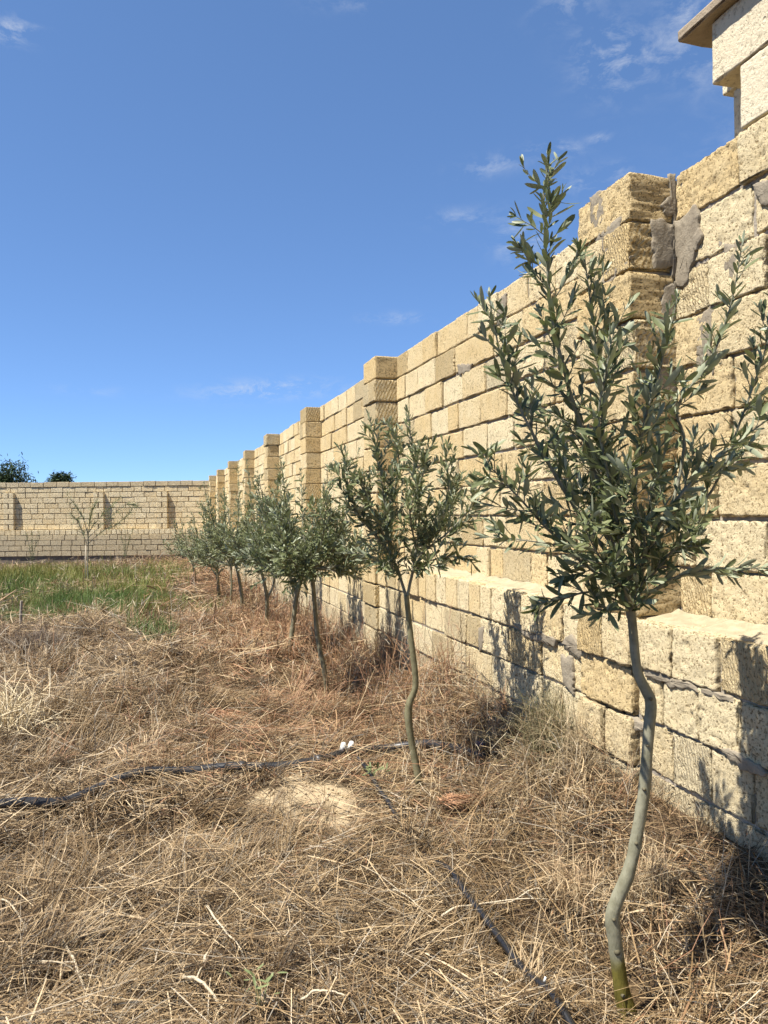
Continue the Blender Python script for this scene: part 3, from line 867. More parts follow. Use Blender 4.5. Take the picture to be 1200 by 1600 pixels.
# nearest tree
Z1 = 2.10
def path(z, pts): return np.array([pix(p[0], p[1], z + (p[2] if len(p) > 2 else 0)) for p in pts])
trunk1 = path(Z1, [(996, 1640), (985, 1598), (972, 1550), (965, 1500), (960, 1460), (957, 1430), (966, 1402), (984, 1358), (998, 1290), (1008, 1220), (1013, 1150), (1017, 1100), (1010, 1080), (998, 1055), (992, 1020), (987, 960), (980, 910)])
r1 = [.036, .028, .0225, .0195, .0195, .0205, .0180, .0170, .0170, .0160, .0150, .0165, .0150, .0130, .0130, .0125, .010]
t1 = Tree(21)
S1, L1 = .0150, .059
B1 = [
 ([(985, 965), (968, 880, .02), (945, 790, .03), (915, 690, .03), (885, 600, 0), (862, 500, -.02), (852, 400, -.03), (849, 320, -.03), (857, 242, -.03)], .010, .0015, 20, .20, .45),
 ([(980, 930), (915, 880, -.06), (850, 815, -.10), (795, 755, -.12), (745, 700, -.14)], .006, .0013, 11, .17, .4),
 ([(970, 890), (890, 780, -.04), (825, 660, -.08), (785, 560, -.1), (765, 465, -.1)], .007, .0013, 11, .15, .3),
 ([(965, 860), (945, 720, .08), (935, 590, .12), (920, 470, .12), (912, 405, .12)], .006, .0013, 10, .15, .3),
 ([(985, 910), (990, 780, -.05), (1002, 670, -.1), (1030, 570, -.12), (1055, 465, -.12)], .006, .0013, 10, .15, .4),
 ([(990, 930), (1030, 820, -.03), (1085, 745, -.05), (1140, 700, -.05), (1215, 640, -.06)], .007, .0014, 9, .16, .45),
 ([(992, 920), (1045, 800, .05), (1068, 700, .06), (1056, 645, .06), (1080, 605, .05), (1120, 555, .05), (1148, 470, .04), (1166, 375, .04)], .006, .0013, 10, .14, .5),
 ([(990, 950), (1050, 905, -.03), (1120, 890, -.05), (1215, 885, -.06)], .004, .0012, 4, .10, .25),
 ([(985, 950), (925, 925, -.05), (865, 935, -.08), (828, 945, -.1)], .004, .0012, 3, .08, .5),
 ([(980, 935), (900, 865, .05), (820, 850, .08), (755, 845, .1)], .004, .0012, 4, .09, .4),
 ([(990, 930), (1040, 870, -.12), (1070, 840, -.18), (1085, 800, -.2)], .005, .0012, 8, .12, .1),
 ([(985, 940), (960, 900, -.12), (930, 860, -.2), (905, 800, -.25)], .005, .0012, 8, .13, .1),
 ([(985, 930), (1010, 860, -.08), (1000, 790, -.15), (985, 720, -.2)], .005, .0012, 8, .13, .2),
 ([(985, 930), (930, 800, .12), (870, 700, .22), (830, 600, .28)], .006, .0012, 9, .15, .2),
 ([(985, 930), (1020, 780, .15), (1030, 680, .22), (990, 560, .28)], .006, .0012, 8, .15, .2),
 ([(985, 920), (960, 780, -.06), (940, 660, -.12), (955, 560, -.14), (965, 500, -.14)], .006, .0012, 9, .14, .2),
 ([(1040, 830), (1110, 770, .08), (1160, 650, .1), (1195, 540, .1), (1215, 450, .1)], .005, .0012, 8, .14, .3),
 ([(985, 955), (940, 945, -.06), (925, 915, -.1)], .003, .0012, 3, .08, .0),
 ([(985, 955), (1000, 925, -.1), (1015, 905, -.13)], .003, .0012, 3, .07, .0),
]
for pts, ra, rb, ntw, tl, ls in B1:
    t1.branch(path(Z1, pts), ra, rb, int(ntw * 1.65), tl * 1.08, L1, S1, ls)
def tint1(V):
    z = V[:, 2]
    g = np.clip((.20 - z) / .02 + V[:, 0] * 25, 0, 1)[:, None]
    return np.array([.85, .82, .76]) * (1 - g) + np.array([.50, .43, .11]) * g
root1, n1 = finish_tree(t1, 'nearest and tallest olive tree with slender crooked grey trunk against the wall', trunk1, r1, 300, GRP, (trunk1[1][0], trunk1[1][1], 0.0), tint1, big=19)
# knots and cut scars on the near trunk
off1 = np.array(root1.location)
def knot(px, py, w, parent, off, z):
    c = pix(px, py, z); mbk = MB()
    out = -CF + .15 * CR
    out = out / np.linalg.norm(out)
    rr = w
    P = np.array([c - out * .004, c + out * .003, c + out * .006]); V, Q, T = tube(P, [rr, rr * .85, rr * .35], 10)
    mbk.add(V, Q, T, np.array([.45, .40, .33]))
    link('knot', mbk.mesh('knot', M_BARK, True, off), parent)
for (x, y, w) in ((967, 1488, .009), (963, 1437, .005), (975, 1556, .006), (984, 1583, .006), (1003, 1233, .005), (1011, 1165, .004), (1020, 1092, .006), (997, 1318, .005)):
    i = int(np.argmin(np.abs(np.array([project(p)[1] for p in spline(trunk1, 60)]) - y)))
    p = spline(trunk1, 60)[i]; rad = np.interp(i / 59, np.linspace(0, 1, len(r1)), r1)
    pc = project(p); knot(pc[0] + (x - pc[0]) * .3, y, w, root1, off1, pc[2] - rad * .93)

# second tree
def base_z(px, py):
    return project(ground_at(px, py))[2]
Z2 = base_z(655, 1238)
trunk2 = path(Z2, [(658, 1250), (652, 1205), (643, 1160), (638, 1120), (640, 1098), (648, 1078), (649, 1055), (643, 1005), (638, 960), (635, 930)])
t2 = Tree(33)
B2 = [
 ([(635, 935), (622, 895, .03), (608, 860, .04), (598, 790, .02), (590, 720, 0), (575, 650, 0)], .009, .0015, 14, .20, .35),
 ([(636, 935), (648, 880, 0), (655, 820, -.03), (648, 740, -.04), (637, 640, -.04)], .009, .0015, 14, .20, .35),
 ([(648, 885), (680, 830, .05), (700, 760, .1), (690, 690, .14)], .006, .0014, 10, .18, .3),
 ([(650, 870), (700, 830, -.05), (735, 790, -.1), (758, 745, -.1)], .006, .0014, 10, .17, .3),
 ([(612, 865), (570, 820, -.05), (545, 770, -.1), (540, 705, -.1)], .006, .0014, 10, .17, .3),
 ([(648, 885), (690, 870, -.1), (735, 868, -.16)], .004, .0013, 5, .11, .3),
 ([(615, 885), (575, 870, .1), (535, 860, .14)], .004, .0013, 5, .11, .3),
 ([(650, 860), (640, 800, -.16), (660, 740, -.25), (668, 690, -.28)], .006, .0013, 9, .16, .2),
 ([(612, 865), (610, 800, .16), (625, 720, .26), (610, 660, .3)], .006, .0013, 9, .16, .2),
 ([(612, 860), (580, 790, -.18), (565, 740, -.26)], .005, .0013, 8, .15, .1),
 ([(650, 870), (690, 800, .2), (720, 740, .3)], .005, .0013, 8, .15, .1),
 ([(618, 890), (600, 880, -.1), (595, 890, -.15)], .003, .0012, 3, .09, .0),
 ([(648, 890), (672, 885, -.12), (690, 890, -.18)], .003, .0012, 3, .09, .0),
]
for pts, ra, rb, ntw, tl, ls in B2: t2.branch(path(Z2, pts), ra, rb, int(ntw * 2.3), tl * 1.1, .058, .0140, ls)
g2 = ground_at(655, 1238)
root2, n2 = finish_tree(t2, 'second olive tree from the camera, round crown on a thin trunk bent near its foot', trunk2, [.024, .018, .0165, .0185, .0180, .015, .0155, .0145, .0135, .013], 300, GRP, tuple(g2), lambda V: np.ones((len(V), 3)) * np.array([.72, .66, .5]), big=13)

def auto_tree(seed, label, trunk_px, zt, crown, r0, n_br, tw, lsize, spacing, shoots=(), n_single=0, forks=()):
    """trunk_px: pixel path in a plane zt ahead; crown: (cx, cy, half width px, half height px)"""
    tr = Tree(seed); r = tr.r
    trunk = path(zt, trunk_px)
    top = trunk[-1]
    cx, cy, hw, hh = crown
    n_br = int(n_br * 1.5); hw = hw * 1.38
    for k in range(n_br):
        az = 2 * math.pi * (k + r.uniform(-.3, .3)) / n_br
        rad = r.uniform(.35, .95)
        dx = math.cos(az) * rad; dz = math.sin(az) * rad * hw * zt / 1200
        yy = cy - hh * r.uniform(-.75, 1.0) * math.sqrt(max(0, 1 - (rad * .9) ** 2))
        e = pix(cx + dx * hw, yy, zt + dz)
        mid = top * .55 + e * .45 + np.array([0, 0, -.05]) + (e - top) * np.array([.18, .18, 0])
        tr.branch([top, mid, e], r0 * .45, .0014, int(tw * 2.4), .27, lsize * 1.1, spacing * .92, .3, .5, .25)
    for (x, y) in shoots:
        e = pix(x, y, zt + r.uniform(-.1, .1)); b = pix(cx + (x - cx) * .6, cy + hh * .1, zt)
        tr.branch([top, b, e], r0 * .4, .0012, 12, .16, lsize, spacing, .35, .4, .4)
    for pts in forks:
        P = path(zt, pts); tr.wood.insert(0, (spline(P, 14), np.linspace(r0 * .75, r0 * .5, 14), 6))
    base = ground_at(*trunk_px[0]); base = np.array([trunk[0][0], trunk[0][1], float(gz(trunk[0][0], trunk[0][1]))])
    root, n = finish_tree(tr, label, np.vstack([trunk[0] - np.array([0, 0, .15]), trunk]), [r0, r0 * .95, r0 * .85, r0 * .7], n_single, GRP, tuple(base), None, big=6)
    return n
z3 = base_z(512, 1092)
auto_tree(41, 'third olive tree from the camera, pale straight thin trunk left of the second tree', [(512, 1092), (507, 1050), (497, 1000), (492, 950), (487, 890)], z3, (480, 828, 84, 95), .021, 11, 9, .060, .021, [(520, 720), (560, 705), (440, 725), (470, 735)])
z4 = 7.2
auto_tree(42, 'olive tree with dark trunk forking low just behind the third tree', [(454, 1010), (458, 975), (464, 930), (474, 896)], z4, (448, 815, 72, 98), .024, 11, 8, .062, .023, [(405, 745), (438, 718)], 0, [[(463, 928), (455, 905), (452, 880)]])
z5 = 8.9
auto_tree(43, 'olive tree with pale trunk splitting into two stems in mid row', [(416, 975), (417, 935), (412, 908), (405, 880)], z5, (415, 812, 58, 88), .024, 10, 8, .062, .025, [(385, 722), (402, 738)], 0, [[(416, 938), (427, 915), (430, 890)]])
auto_tree(44, 'olive tree with leaning thin trunk and tall pointed crown in mid row', [(379, 965), (377, 925), (370, 888), (364, 870)], 10.4, (372, 808, 56, 90), .026, 10, 8, .064, .028, [(372, 722), (350, 765)])
auto_tree(45, 'small olive tree with very thin stem between two bigger crowns', [(360, 944), (362, 915), (361, 885)], 12.0, (350, 822, 46, 62), .02, 8, 7, .064, .03, [(340, 770)])
auto_tree(46, 'olive tree with short dark forked stem and wide low crown', [(342, 926), (340, 902), (339, 888)], 13.6, (326, 836, 48, 50), .03, 10, 7, .066, .032, [(318, 788)], 0, [[(340, 900), (330, 888)], [(340, 900), (347, 888)]])
auto_tree(47, 'farthest olive tree, grey green crown in front of the cross wall', [(305, 905), (303, 888), (298, 870)], 17.0, (298, 834, 36, 38), .03, 9, 6, .07, .04)

# ------------------------------------------------------------------ trees beyond the cross wall
def far_crown(name, label, cx, cy, hw, hh, z, seed, nleaf):
    r = np.random.default_rng(seed)
    c = pix(cx, cy, z); gx = float(-.6)
    root = empty(name, (c[0], c[1], gx)); off = np.array([c[0], c[1], gx])
    tag(root, label, 'tree', 'treetops beyond the far wall')
    P = spline([off + np.array([0, 0, -.2]), off + np.array([.1, 0, (c[2] - gx) * .5]), np.array(c)], 12)
    V, Q, T = tube(P, np.linspace(.16, .05, 12), 8); link('trunk', mesh_np('trunk', V - off, Q, T, M_BARK, True, np.ones((len(V), 3)) * .6), root)
    cl_ = r.normal(0, 1, (34, 3)); cl_ /= np.linalg.norm(cl_, axis=1)[:, None]; cl_ *= r.uniform(.3, 1, (34, 1)) ** .5
    s = np.array([hw, hw, hh]) * z / 1200
    wood = MB()
    for q in cl_[:16]:
        V, Q, T = tube(spline([c + np.array([0, 0, -s[2] * .8]), c + q * s * .4, c + q * s], 6), np.linspace(.05, .012, 6), 5, False); wood.add(V, Q, T, np.ones(3) * .6)
    link('limbs', wood.mesh('limbs', M_BARK, True, off), root)
    k = r.integers(0, len(cl_), nleaf)
    Pp = c + cl_[k] * s + r.normal(0, .22, (nleaf, 3)) * s[[0, 0, 2]].mean()
    D = r.normal(0, 1, (nleaf, 3)); D /= np.linalg.norm(D, axis=1)[:, None]; Nn = r.normal(0, 1, (nleaf, 3)) + np.array([0, 0, 1])
    VV, _, _ = leaf_frames(Pp, D, Nn, r.uniform(.14, .26, nleaf), r.integers(0, len(LEAVES), nleaf))
    VV = VV  # broad leaves
    kk = np.arange(nleaf)[:, None, None] * 16
    o = link('crown', mesh_np('crown', VV.reshape(-1, 3) - off, (LEAVES[0][1][None] + kk).reshape(-1, 4), (LEAVES[0][2][None] + kk).reshape(-1, 3), M_FARLEAF, True), root); o['kind'] = 'stuff'
M_FARLEAF = simple_noise_mat('dark_leaf', (0.022, 0.04, 0.014), (0.05, 0.075, 0.022), 3, rough=.6, bump=0)
far_crown('broadleaf_tree', 'dark green bushy treetop rising behind the far wall at left', 22, 752, 34, 24, 46, 5, 4200)
far_crown('broadleaf_tree', 'small dark treetop barely showing over the far wall right of the bigger one', 95, 752, 15, 11, 46, 6, 1500)

# ------------------------------------------------------------------ grass, hay and weeds
STRAWS = np.array([(.50, .385, .225), (.43, .32, .18), (.36, .255, .14), (.30, .20, .105), (.22, .14, .07), (.46, .39, .28), (.36, .32, .25), (.54, .45, .31)])
REDS = np.array([(.30, .165, .085), (.36, .215, .115), (.25, .13, .07), (.40, .26, .14), (.20, .11, .065)])
VIEW_AZ = YAW
def sample_polar(r0, r1, dens, half=math.radians(42), pts=None):
    area = half * (r1 ** 2 - r0 ** 2)
    n = int(area * dens)
    r = np.sqrt(rng.uniform(r0 ** 2, r1 ** 2, n)); a = VIEW_AZ + rng.uniform(-half, half, n)
    return r * np.sin(a), r * np.cos(a)

def ribbons(P0, D, L, W, segs, sag, colr, mb, up0, flat=True):
    """curved flat blades from P0 along D; sag bends them down along their length"""
    n = len(P0)
    t = np.linspace(0, 1, segs + 1)
    side = np.cross(D, np.array([0, 0, 1.0])) + rng.normal(0, .35, (n, 3)); side -= D * np.einsum('ij,ij->i', side, D)[:, None]
    side /= np.linalg.norm(side, axis=1)[:, None] + 1e-9
    bend = rng.normal(0, .16, (n, 1)) * np.cross(D, np.array([0, 0, 1.0]))
    C_ = P0[:, None] + D[:, None] * (L[:, None, None] * t[None, :, None]) + (bend[:, None] * (L[:, None, None] * (t ** 2)[None, :, None]))
    C_[:, :, 2] -= (sag * L)[:, None] * (t ** 2)[None]
    w = W[:, None] * np.interp(t, [0, .5, 1], [1.0, .9, .35])[None]
    A = C_ - side[:, None] * w[:, :, None] / 2; B = C_ + side[:, None] * w[:, :, None] / 2
    V = np.stack([A, B], 2).reshape(-1, 3)
    k = np.arange(n)[:, None] * (2 * (segs + 1)); s = np.arange(segs)[None] * 2
    Q = np.stack([k + s, k + s + 1, k + s + 3, k + s + 2], -1).reshape(-1, 4)
    mb.add(V, Q, None, np.repeat(colr, 2 * (segs + 1), axis=0))

def region_red(x, y):
    """how reddish the dead growth is: strong along the tree row and wall"""
    p = np.stack([x, y, np.zeros_like(x)], 1)
    n = vnoise(p, .8, 14)
    return np.clip((x + .6) / 1.6, 0, 1) * np.clip((y - 3.0) / 2.5, 0, 1) * .62 + .22 * n + .02

def green_w(x, y):
    p = np.stack([x, y, np.zeros_like(x)], 1)
    n = vnoise(p, .55, 15) * .3 + vnoise(p, 1.7, 16) * .18
    def blob(px, py, sx, sy):
        q = ground_at(px, py); return np.exp(-(((x - q[0]) / sx) ** 2 + ((y - q[1]) / sy) ** 2))
    g = blob(40, 905, 2.6, 4.2) * 1.1 + blob(150, 950, 1.2, 1.5) + blob(90, 968, 1.0, 1.1) * .9 + blob(240, 985, .42, .75) * .95 + blob(215, 905, 1.0, 2.5) * .55 + blob(-250, 930, 4, 5) + blob(230, 925, .6, 1.0) * .8
    return np.clip((g + n * 1.5 - .30) / .55, 0, 1)

def keep_mask(x, y, dry=True):
    s, d = bare(x, y)
    if dry: s = np.maximum(s, .72 * green_w(x, y))
    return (rng.uniform(0, 1, len(x)) > np.clip(s * .985 + d * .86, 0, .99)) & (x < LEDGE_X - .01) & (y < CORNER_S - 1)

hay = MB()
def hay_top(x, y):
    """height of the straw mat above the earth"""
    p = np.stack([x, y, np.zeros_like(x)], 1)
    h = .045 + .12 * np.clip(vnoise(p, 1.5, 33) + .15, 0, 1.3) + .10 * np.clip(vnoise(p, 3.6, 34), -.25, 1) + .045 * vnoise(p, 9.0, 35)
    s, d = bare(x, y)
    return np.clip(h, .012, .3) * (1 - .9 * np.maximum(s, d * .8))
def lay_hay(r0, r1, dens, Lr, Wr, segs, hs=1.0, wild=.95, up=.24, pale=0.0, top=False):
    x, y = sample_polar(r0, r1, dens)
    k = keep_mask(x, y); x, y = x[k], y[k]
    n = len(x); p = np.stack([x, y, np.zeros(n)], 1)
    ang = 3.5 * vnoise(p, 1.1, 31) + 1.4 * vnoise(p, 3.5, 32) + rng.normal(0, wild, n)
    ht = hay_top(x, y) * hs
    h = ht * (rng.uniform(.75, 1.15, n) if top else 1 - .95 * rng.random(n) ** 1.5)
    pitch = rng.normal(.06, up, n)
    D = np.stack([np.cos(ang) * np.cos(pitch), np.sin(ang) * np.cos(pitch), np.sin(pitch)], 1)
    L = rng.uniform(*Lr, n) * (.6 + .8 * rng.random(n) ** 2)
    P0 = np.stack([x, y, gz(x, y) + h + .004], 1) - D * L[:, None] * .5
    P0[:, 2] = np.maximum(P0[:, 2], gz(P0[:, 0], P0[:, 1]) + .002)
    tone = vnoise(p, .9, 41) * .5 + vnoise(p, 4, 42) * .35
    q = rng.normal(.44 + pale, .35, n) + tone * .34
    col = straw_colour(q) * np.array([.98, .93, .84])
    rd = rng.random(n) < region_red(x, y) * .75
    col[rd] = REDS[rng.integers(0, len(REDS), rd.sum())] * rng.uniform(.85, 1.2, (rd.sum(), 1))
    W = rng.uniform(*Wr, n) * (.6 + .9 * rng.random(n) ** 3)
    ribbons(P0, D, L, W, segs, rng.uniform(-.05, .25, n), col, hay, None)
def straw_colour(q):
    q = np.clip(q, 0, 1)
    c = np.stack([np.interp(q, [0, .25, .5, .75, 1], v) for v in ([.046, .122, .245, .375, .52], [.029, .080, .172, .283, .42], [.0145, .041, .093, .168, .28])], 1)
    g = rng.random(len(q)) < .18                     # bleached grey ones
    c[g] = c[g].mean(1)[:, None] * np.array([1.13, 1.0, .80])
    return c
lay_hay(1.2, 3.4, 7200, (.05, .20), (.0017, .0036), 3, up=.32)
lay_hay(1.2, 3.4, 420, (.25, .55), (.0022, .0042), 5, 1.1, .8, .14, .22, True)
lay_hay(3.4, 6.0, 3600, (.07, .26), (.0023, .0046), 2, up=.32)
lay_hay(3.4, 6.0, 220, (.25, .6), (.003, .0055), 4, 1.1, .8, .16, .2, True)
lay_hay(6.0, 11.0, 1000, (.10, .34), (.004, .008), 2, 1.3, up=.32)
lay_hay(6.0, 11.0, 80, (.3, .7), (.005, .008), 3, 1.5, .9, .25, .2, True)
lay_hay(11., 31., 110, (.2, .55), (.009, .018), 2, 1.6)
def lay_tufts(r0, r1, dens, blades, Lr, W, segs):
    """bundles of grass bent over from one root"""
    x, y = sample_polar(r0, r1, dens); k = keep_mask(x, y); x, y = x[k], y[k]; m = len(x)
    p = np.stack([x, y, np.zeros(m)], 1); a0 = 3.5 * vnoise(p, 1.1, 31) + rng.normal(0, .5, m)
    q0 = rng.normal(.5, .2, m); ln = rng.uniform(.5, 1.15, m); red = rng.random(m) < region_red(x, y) * .8
    k = rng.integers(blades // 2, blades, m); i = np.repeat(np.arange(m), k); n = len(i)
    ang = a0[i] + rng.normal(0, .38, n); lean = np.clip(ln[i] + rng.normal(0, .3, n), .05, 1.45)
    D = np.stack([np.cos(ang) * np.sin(lean), np.sin(ang) * np.sin(lean), np.cos(lean)], 1)
    xx = x[i] + rng.normal(0, .025, n); yy = y[i] + rng.normal(0, .025, n)
    P0 = np.stack([xx, yy, gz(xx, yy) + hay_top(xx, yy) * .35], 1)
    col = straw_colour(q0[i] + rng.normal(0, .13, n)) * np.array([.88, .83, .74])
    rr = red[i]; col[rr] = REDS[rng.integers(0, 5, rr.sum())] * rng.uniform(.8, 1.2, (rr.sum(), 1))
    ribbons(P0, D, rng.uniform(*Lr, n), np.full(n, W) * rng.uniform(.6, 1.3, n), segs, rng.uniform(.2, .75, n), col, hay, None)
lay_tufts(1.3, 3.6, 26, 60, (.12, .34), .0022, 4)
lay_tufts(3.6, 7, 20, 60, (.16, .42), .0032, 4)
lay_tufts(7, 13, 8, 50, (.2, .5), .006, 3)
o = link('dry_grass', hay.mesh('dry_grass', M_STRAW, False)); tag(o, 'matted dead straw covering the ground', None, None, 'stuff')

def clods():
    mb = MB(); n = 900
    x = np.concatenate([MOUND[0] + rng.normal(0, .28, n), rng.uniform(-.6, 1.7, 500)]); y = np.concatenate([MOUND[1] + rng.normal(0, .36, n), rng.uniform(1.6, 5, 500)])
    z = gz(x, y); I, J, K, F = lattice(3, 3, 3)
    L = np.stack([I - 1., J - 1., K - 1.], 1); L /= np.linalg.norm(L, axis=1)[:, None] + 1e-9
    for a, b, c in zip(x, y, z):
        s = abs(rng.normal(0, .003)) + .0012
        V = L * s * rng.uniform(.7, 1.3, 3) * (1 + rng.normal(0, .15, (len(L), 1))) + np.array([a, b, c + s * .3])
        mb.add(V, F, None, np.array([1.0, 0, 0]))
    o = link('soil_clods', mb.mesh('soil_clods', M_GROUND, True)); tag(o, 'crumbs of sandy soil on the bare patch', None, None, 'stuff')
clods()

# upright dead stems with side twigs, red-brown along the wall
weeds = MB()
def stand_weeds(r0, r1, dens, hr, W, wfun):
    x, y = sample_polar(r0, r1, dens)
    k = keep_mask(x, y) & (rng.random(len(x)) < wfun(x, y)); x, y = x[k], y[k]
    n = len(x)
    ang = rng.uniform(0, 6.28, n); lean = np.abs(rng.normal(0, .45, n))
    D = np.stack([np.cos(ang) * np.sin(lean), np.sin(ang) * np.sin(lean), np.cos(lean)], 1)
    H = rng.uniform(*hr, n) * (.5 + .7 * rng.random(n))
    P0 = np.stack([x, y, gz(x, y)], 1)
    red = rng.random(n) < np.clip(region_red(x, y) + .15, 0, .85)
    col = np.where(red[:, None], REDS[rng.integers(0, 5, n)], STRAWS[rng.integers(0, 8, n)]) * rng.uniform(.8, 1.15, (n, 1))
    ribbons(P0, D, H, np.full(n, W) * rng.uniform(.7, 1.3, n), 3, rng.uniform(.0, .35, n), col, weeds, None)
    # side twigs
    for q in range(3):
        f = rng.uniform(.3, .9, n); P1 = P0 + D * (H * f)[:, None]; P1[:, 2] -= .15 * H * f ** 2
        d2 = D * .6 + rng.normal(0, .6, (n, 3)); d2 /= np.linalg.norm(d2, axis=1)[:, None]
        ribbons(P1, d2, H * rng.uniform(.2, .5, n), np.full(n, W * .75), 2, rng.uniform(0, .3, n), col, weeds, None)
def w_wall(x, y):
    p = np.stack([x, y, np.zeros_like(x)], 1)
    return np.clip((x - .9) / .8, 0, 1) * np.clip(vnoise(p, 1.4, 51) + .65, 0, 1)
def w_field(x, y):
    p = np.stack([x, y, np.zeros_like(x)], 1)
    return np.clip(vnoise(p, .9, 52) * 1.2 + .15, 0, 1) * np.clip((y - 3.0) / 2, 0.05, 1)
stand_weeds(1.9, 4.5, 330, (.12, .36), .0026, w_wall)
stand_weeds(4.5, 9, 300, (.2, .5), .004, w_wall)
stand_weeds(9, 20, 80, (.25, .55), .008, w_wall)
def w_bank(x, y):
    p = np.stack([x, y, np.zeros_like(x)], 1)
    return np.clip((x - 1.15) / .35, 0, 1) * np.clip(vnoise(p, 1.1, 57) + .55, 0, 1)
stand_weeds(2.2, 4.6, 420, (.14, .42), .0024, w_bank)
stand_weeds(4.6, 8, 420, (.25, .72), .0036, w_bank)
stand_weeds(8, 14, 160, (.3, .75), .006, w_bank)
stand_weeds(1.6, 5.5, 210, (.08, .24), .0028, w_field)
stand_weeds(4.6, 11, 300, (.16, .46), .0046, w_field)
stand_weeds(11, 29, 40, (.2, .5), .011, w_field)
o = link('dead_weeds', weeds.mesh('dead_weeds', M_STRAW, False)); tag(o, 'thin brittle dead weed stems standing in the straw', None, None, 'stuff')

# green grass patches at left
green = MB()
def lay_green(r0, r1, dens, hr, W, segs):
    x, y = sample_polar(r0, r1, dens * 2.6); W = W * .62
    g = green_w(x, y); k = (rng.random(len(x)) < g) & keep_mask(x, y, False); x, y = x[k], y[k]; n = len(x)
    if n == 0: return
    ang = rng.uniform(0, 6.28, n); lean = np.abs(rng.normal(.45, .45, n))
    D = np.stack([np.cos(ang) * np.sin(lean), np.sin(ang) * np.sin(lean), np.cos(lean)], 1)
    H = rng.uniform(*hr, n) * rng.uniform(.4, 1.1, n)
    p = np.stack([x, y, np.zeros(n)], 1)
    yel = np.clip(.28 + vnoise(p, .8, 61) * .6 + vnoise(p, 2.6, 62) * .3 + (y - 14) * .05, 0, 1)[:, None]
    H = H * np.clip(.9 + .7 * vnoise(p, 1.3, 63), .3, 1.6)
    col = (np.array([.10, .155, .04]) * (1 - yel) + np.array([.225, .21, .055]) * yel) * rng.uniform(.7, 1.25, (n, 1))
    ribbons(np.stack([x, y, gz(x, y)], 1), D, H, np.full(n, W) * rng.uniform(.7, 1.3, n), segs, rng.uniform(.05, .4, n), col, green, None)
lay_green(5, 9, 1500, (.10, .26), .006, 2)
lay_green(9, 15, 520, (.16, .40), .010, 2)
lay_green(15, 29, 170, (.25, .55), .018, 2)
o = link('green_weeds', green.mesh('green_weeds', M_GRASS, False)); tag(o, 'patches of green grass among the straw at left', None, None, 'stuff')

# ------------------------------------------------------------------ pipes
def surf_at(px, py, h):
    d = CF + (px - 600) / 1200.0 * CR + (800 - py) / 1200.0 * CU
    z = h
    for _ in range(8):
        p = CP + d * ((z - EYE) / d[2]); z = float(gz(p[0], p[1])) + h
    return np.array([p[0], p[1], z - h])
def ground_line(pts, lift, n=60):
    P = np.array([surf_at(x, y, .085) for x, y in pts]); S = spline(P, n)
    L = np.interp(np.linspace(0, 1, n), np.linspace(0, 1, len(lift)), lift) if hasattr(lift, '__len__') else np.full(n, lift)
    hl = np.convolve(np.pad(hay_top(S[:, 0], S[:, 1]), 4, mode='edge'), np.ones(9) / 9, 'valid'); hl = np.minimum(hl, .15)
    g = np.convolve(np.pad(gz(S[:, 0], S[:, 1]), 3, mode='edge'), np.ones(7) / 7, 'valid')
    S[:, 2] = g + np.where(L > .045, np.maximum(L, hl * .92), L + hl * .5)
    S[:, 2] = np.convolve(np.pad(S[:, 2], 3, mode='edge'), np.ones(7) / 7, 'valid')
    return S
main = ground_line([(-120, 1280), (0, 1256), (90, 1244), (160, 1233), (215, 1224), (300, 1210), (390, 1197), (480, 1181), (548, 1168), (620, 1160), (690, 1152), (760, 1146)],
                   [.05, .05, .02, .03, .05, .052, .052, .052, .055, .05, .03, .0], 90)
pr = empty('water_pipe', tuple(main[40] - np.array([0, 0, .03])))
tag(pr, 'thick black irrigation pipe lying across the straw', 'pipe')
V, Q, T = tube(main, .025, 14); link('pipe_body', mesh_np('pipe_body', V - np.array(pr.location), Q, T, M_PIPE, True), pr)
for k in (47, 58):
    V, Q, T = tube(main[k:k + 2] * np.array([1, 1, 1]), .031, 14); link('pipe_joint', mesh_np('pipe_joint', V - np.array(pr.location), Q, T, M_PIPE, True), pr)
hose = ground_line([(560, 1188), (578, 1206), (600, 1232), (622, 1258), (660, 1300), (690, 1335), (714, 1368), (745, 1408), (775, 1448), (802, 1484), (845, 1540), (892, 1606), (960, 1700)],
                   [.06, .055, .05, .0, -.02, .02, .06, .065, .065, .065, .065, .06, .055], 110)
hr_ = empty('drip_hose', tuple(hose[70] - np.array([0, 0, .02])))
tag(hr_, 'thin black drip hose running from the pipe past the nearest tree', 'hose')
V, Q, T = tube(hose, .0118, 10); link('hose_body', mesh_np('hose_body', V - np.array(hr_.location), Q, T, M_HOSE, True), hr_)
e = hose[92] + np.array([0, 0, .014]); V, Q, T = tube([e, e + np.array([.004, 0, .012])], [.004, .003], 8)
link('dripper', mesh_np('dripper', V - np.array(hr_.location), Q, T, M_PLASTIC_W, True), hr_)
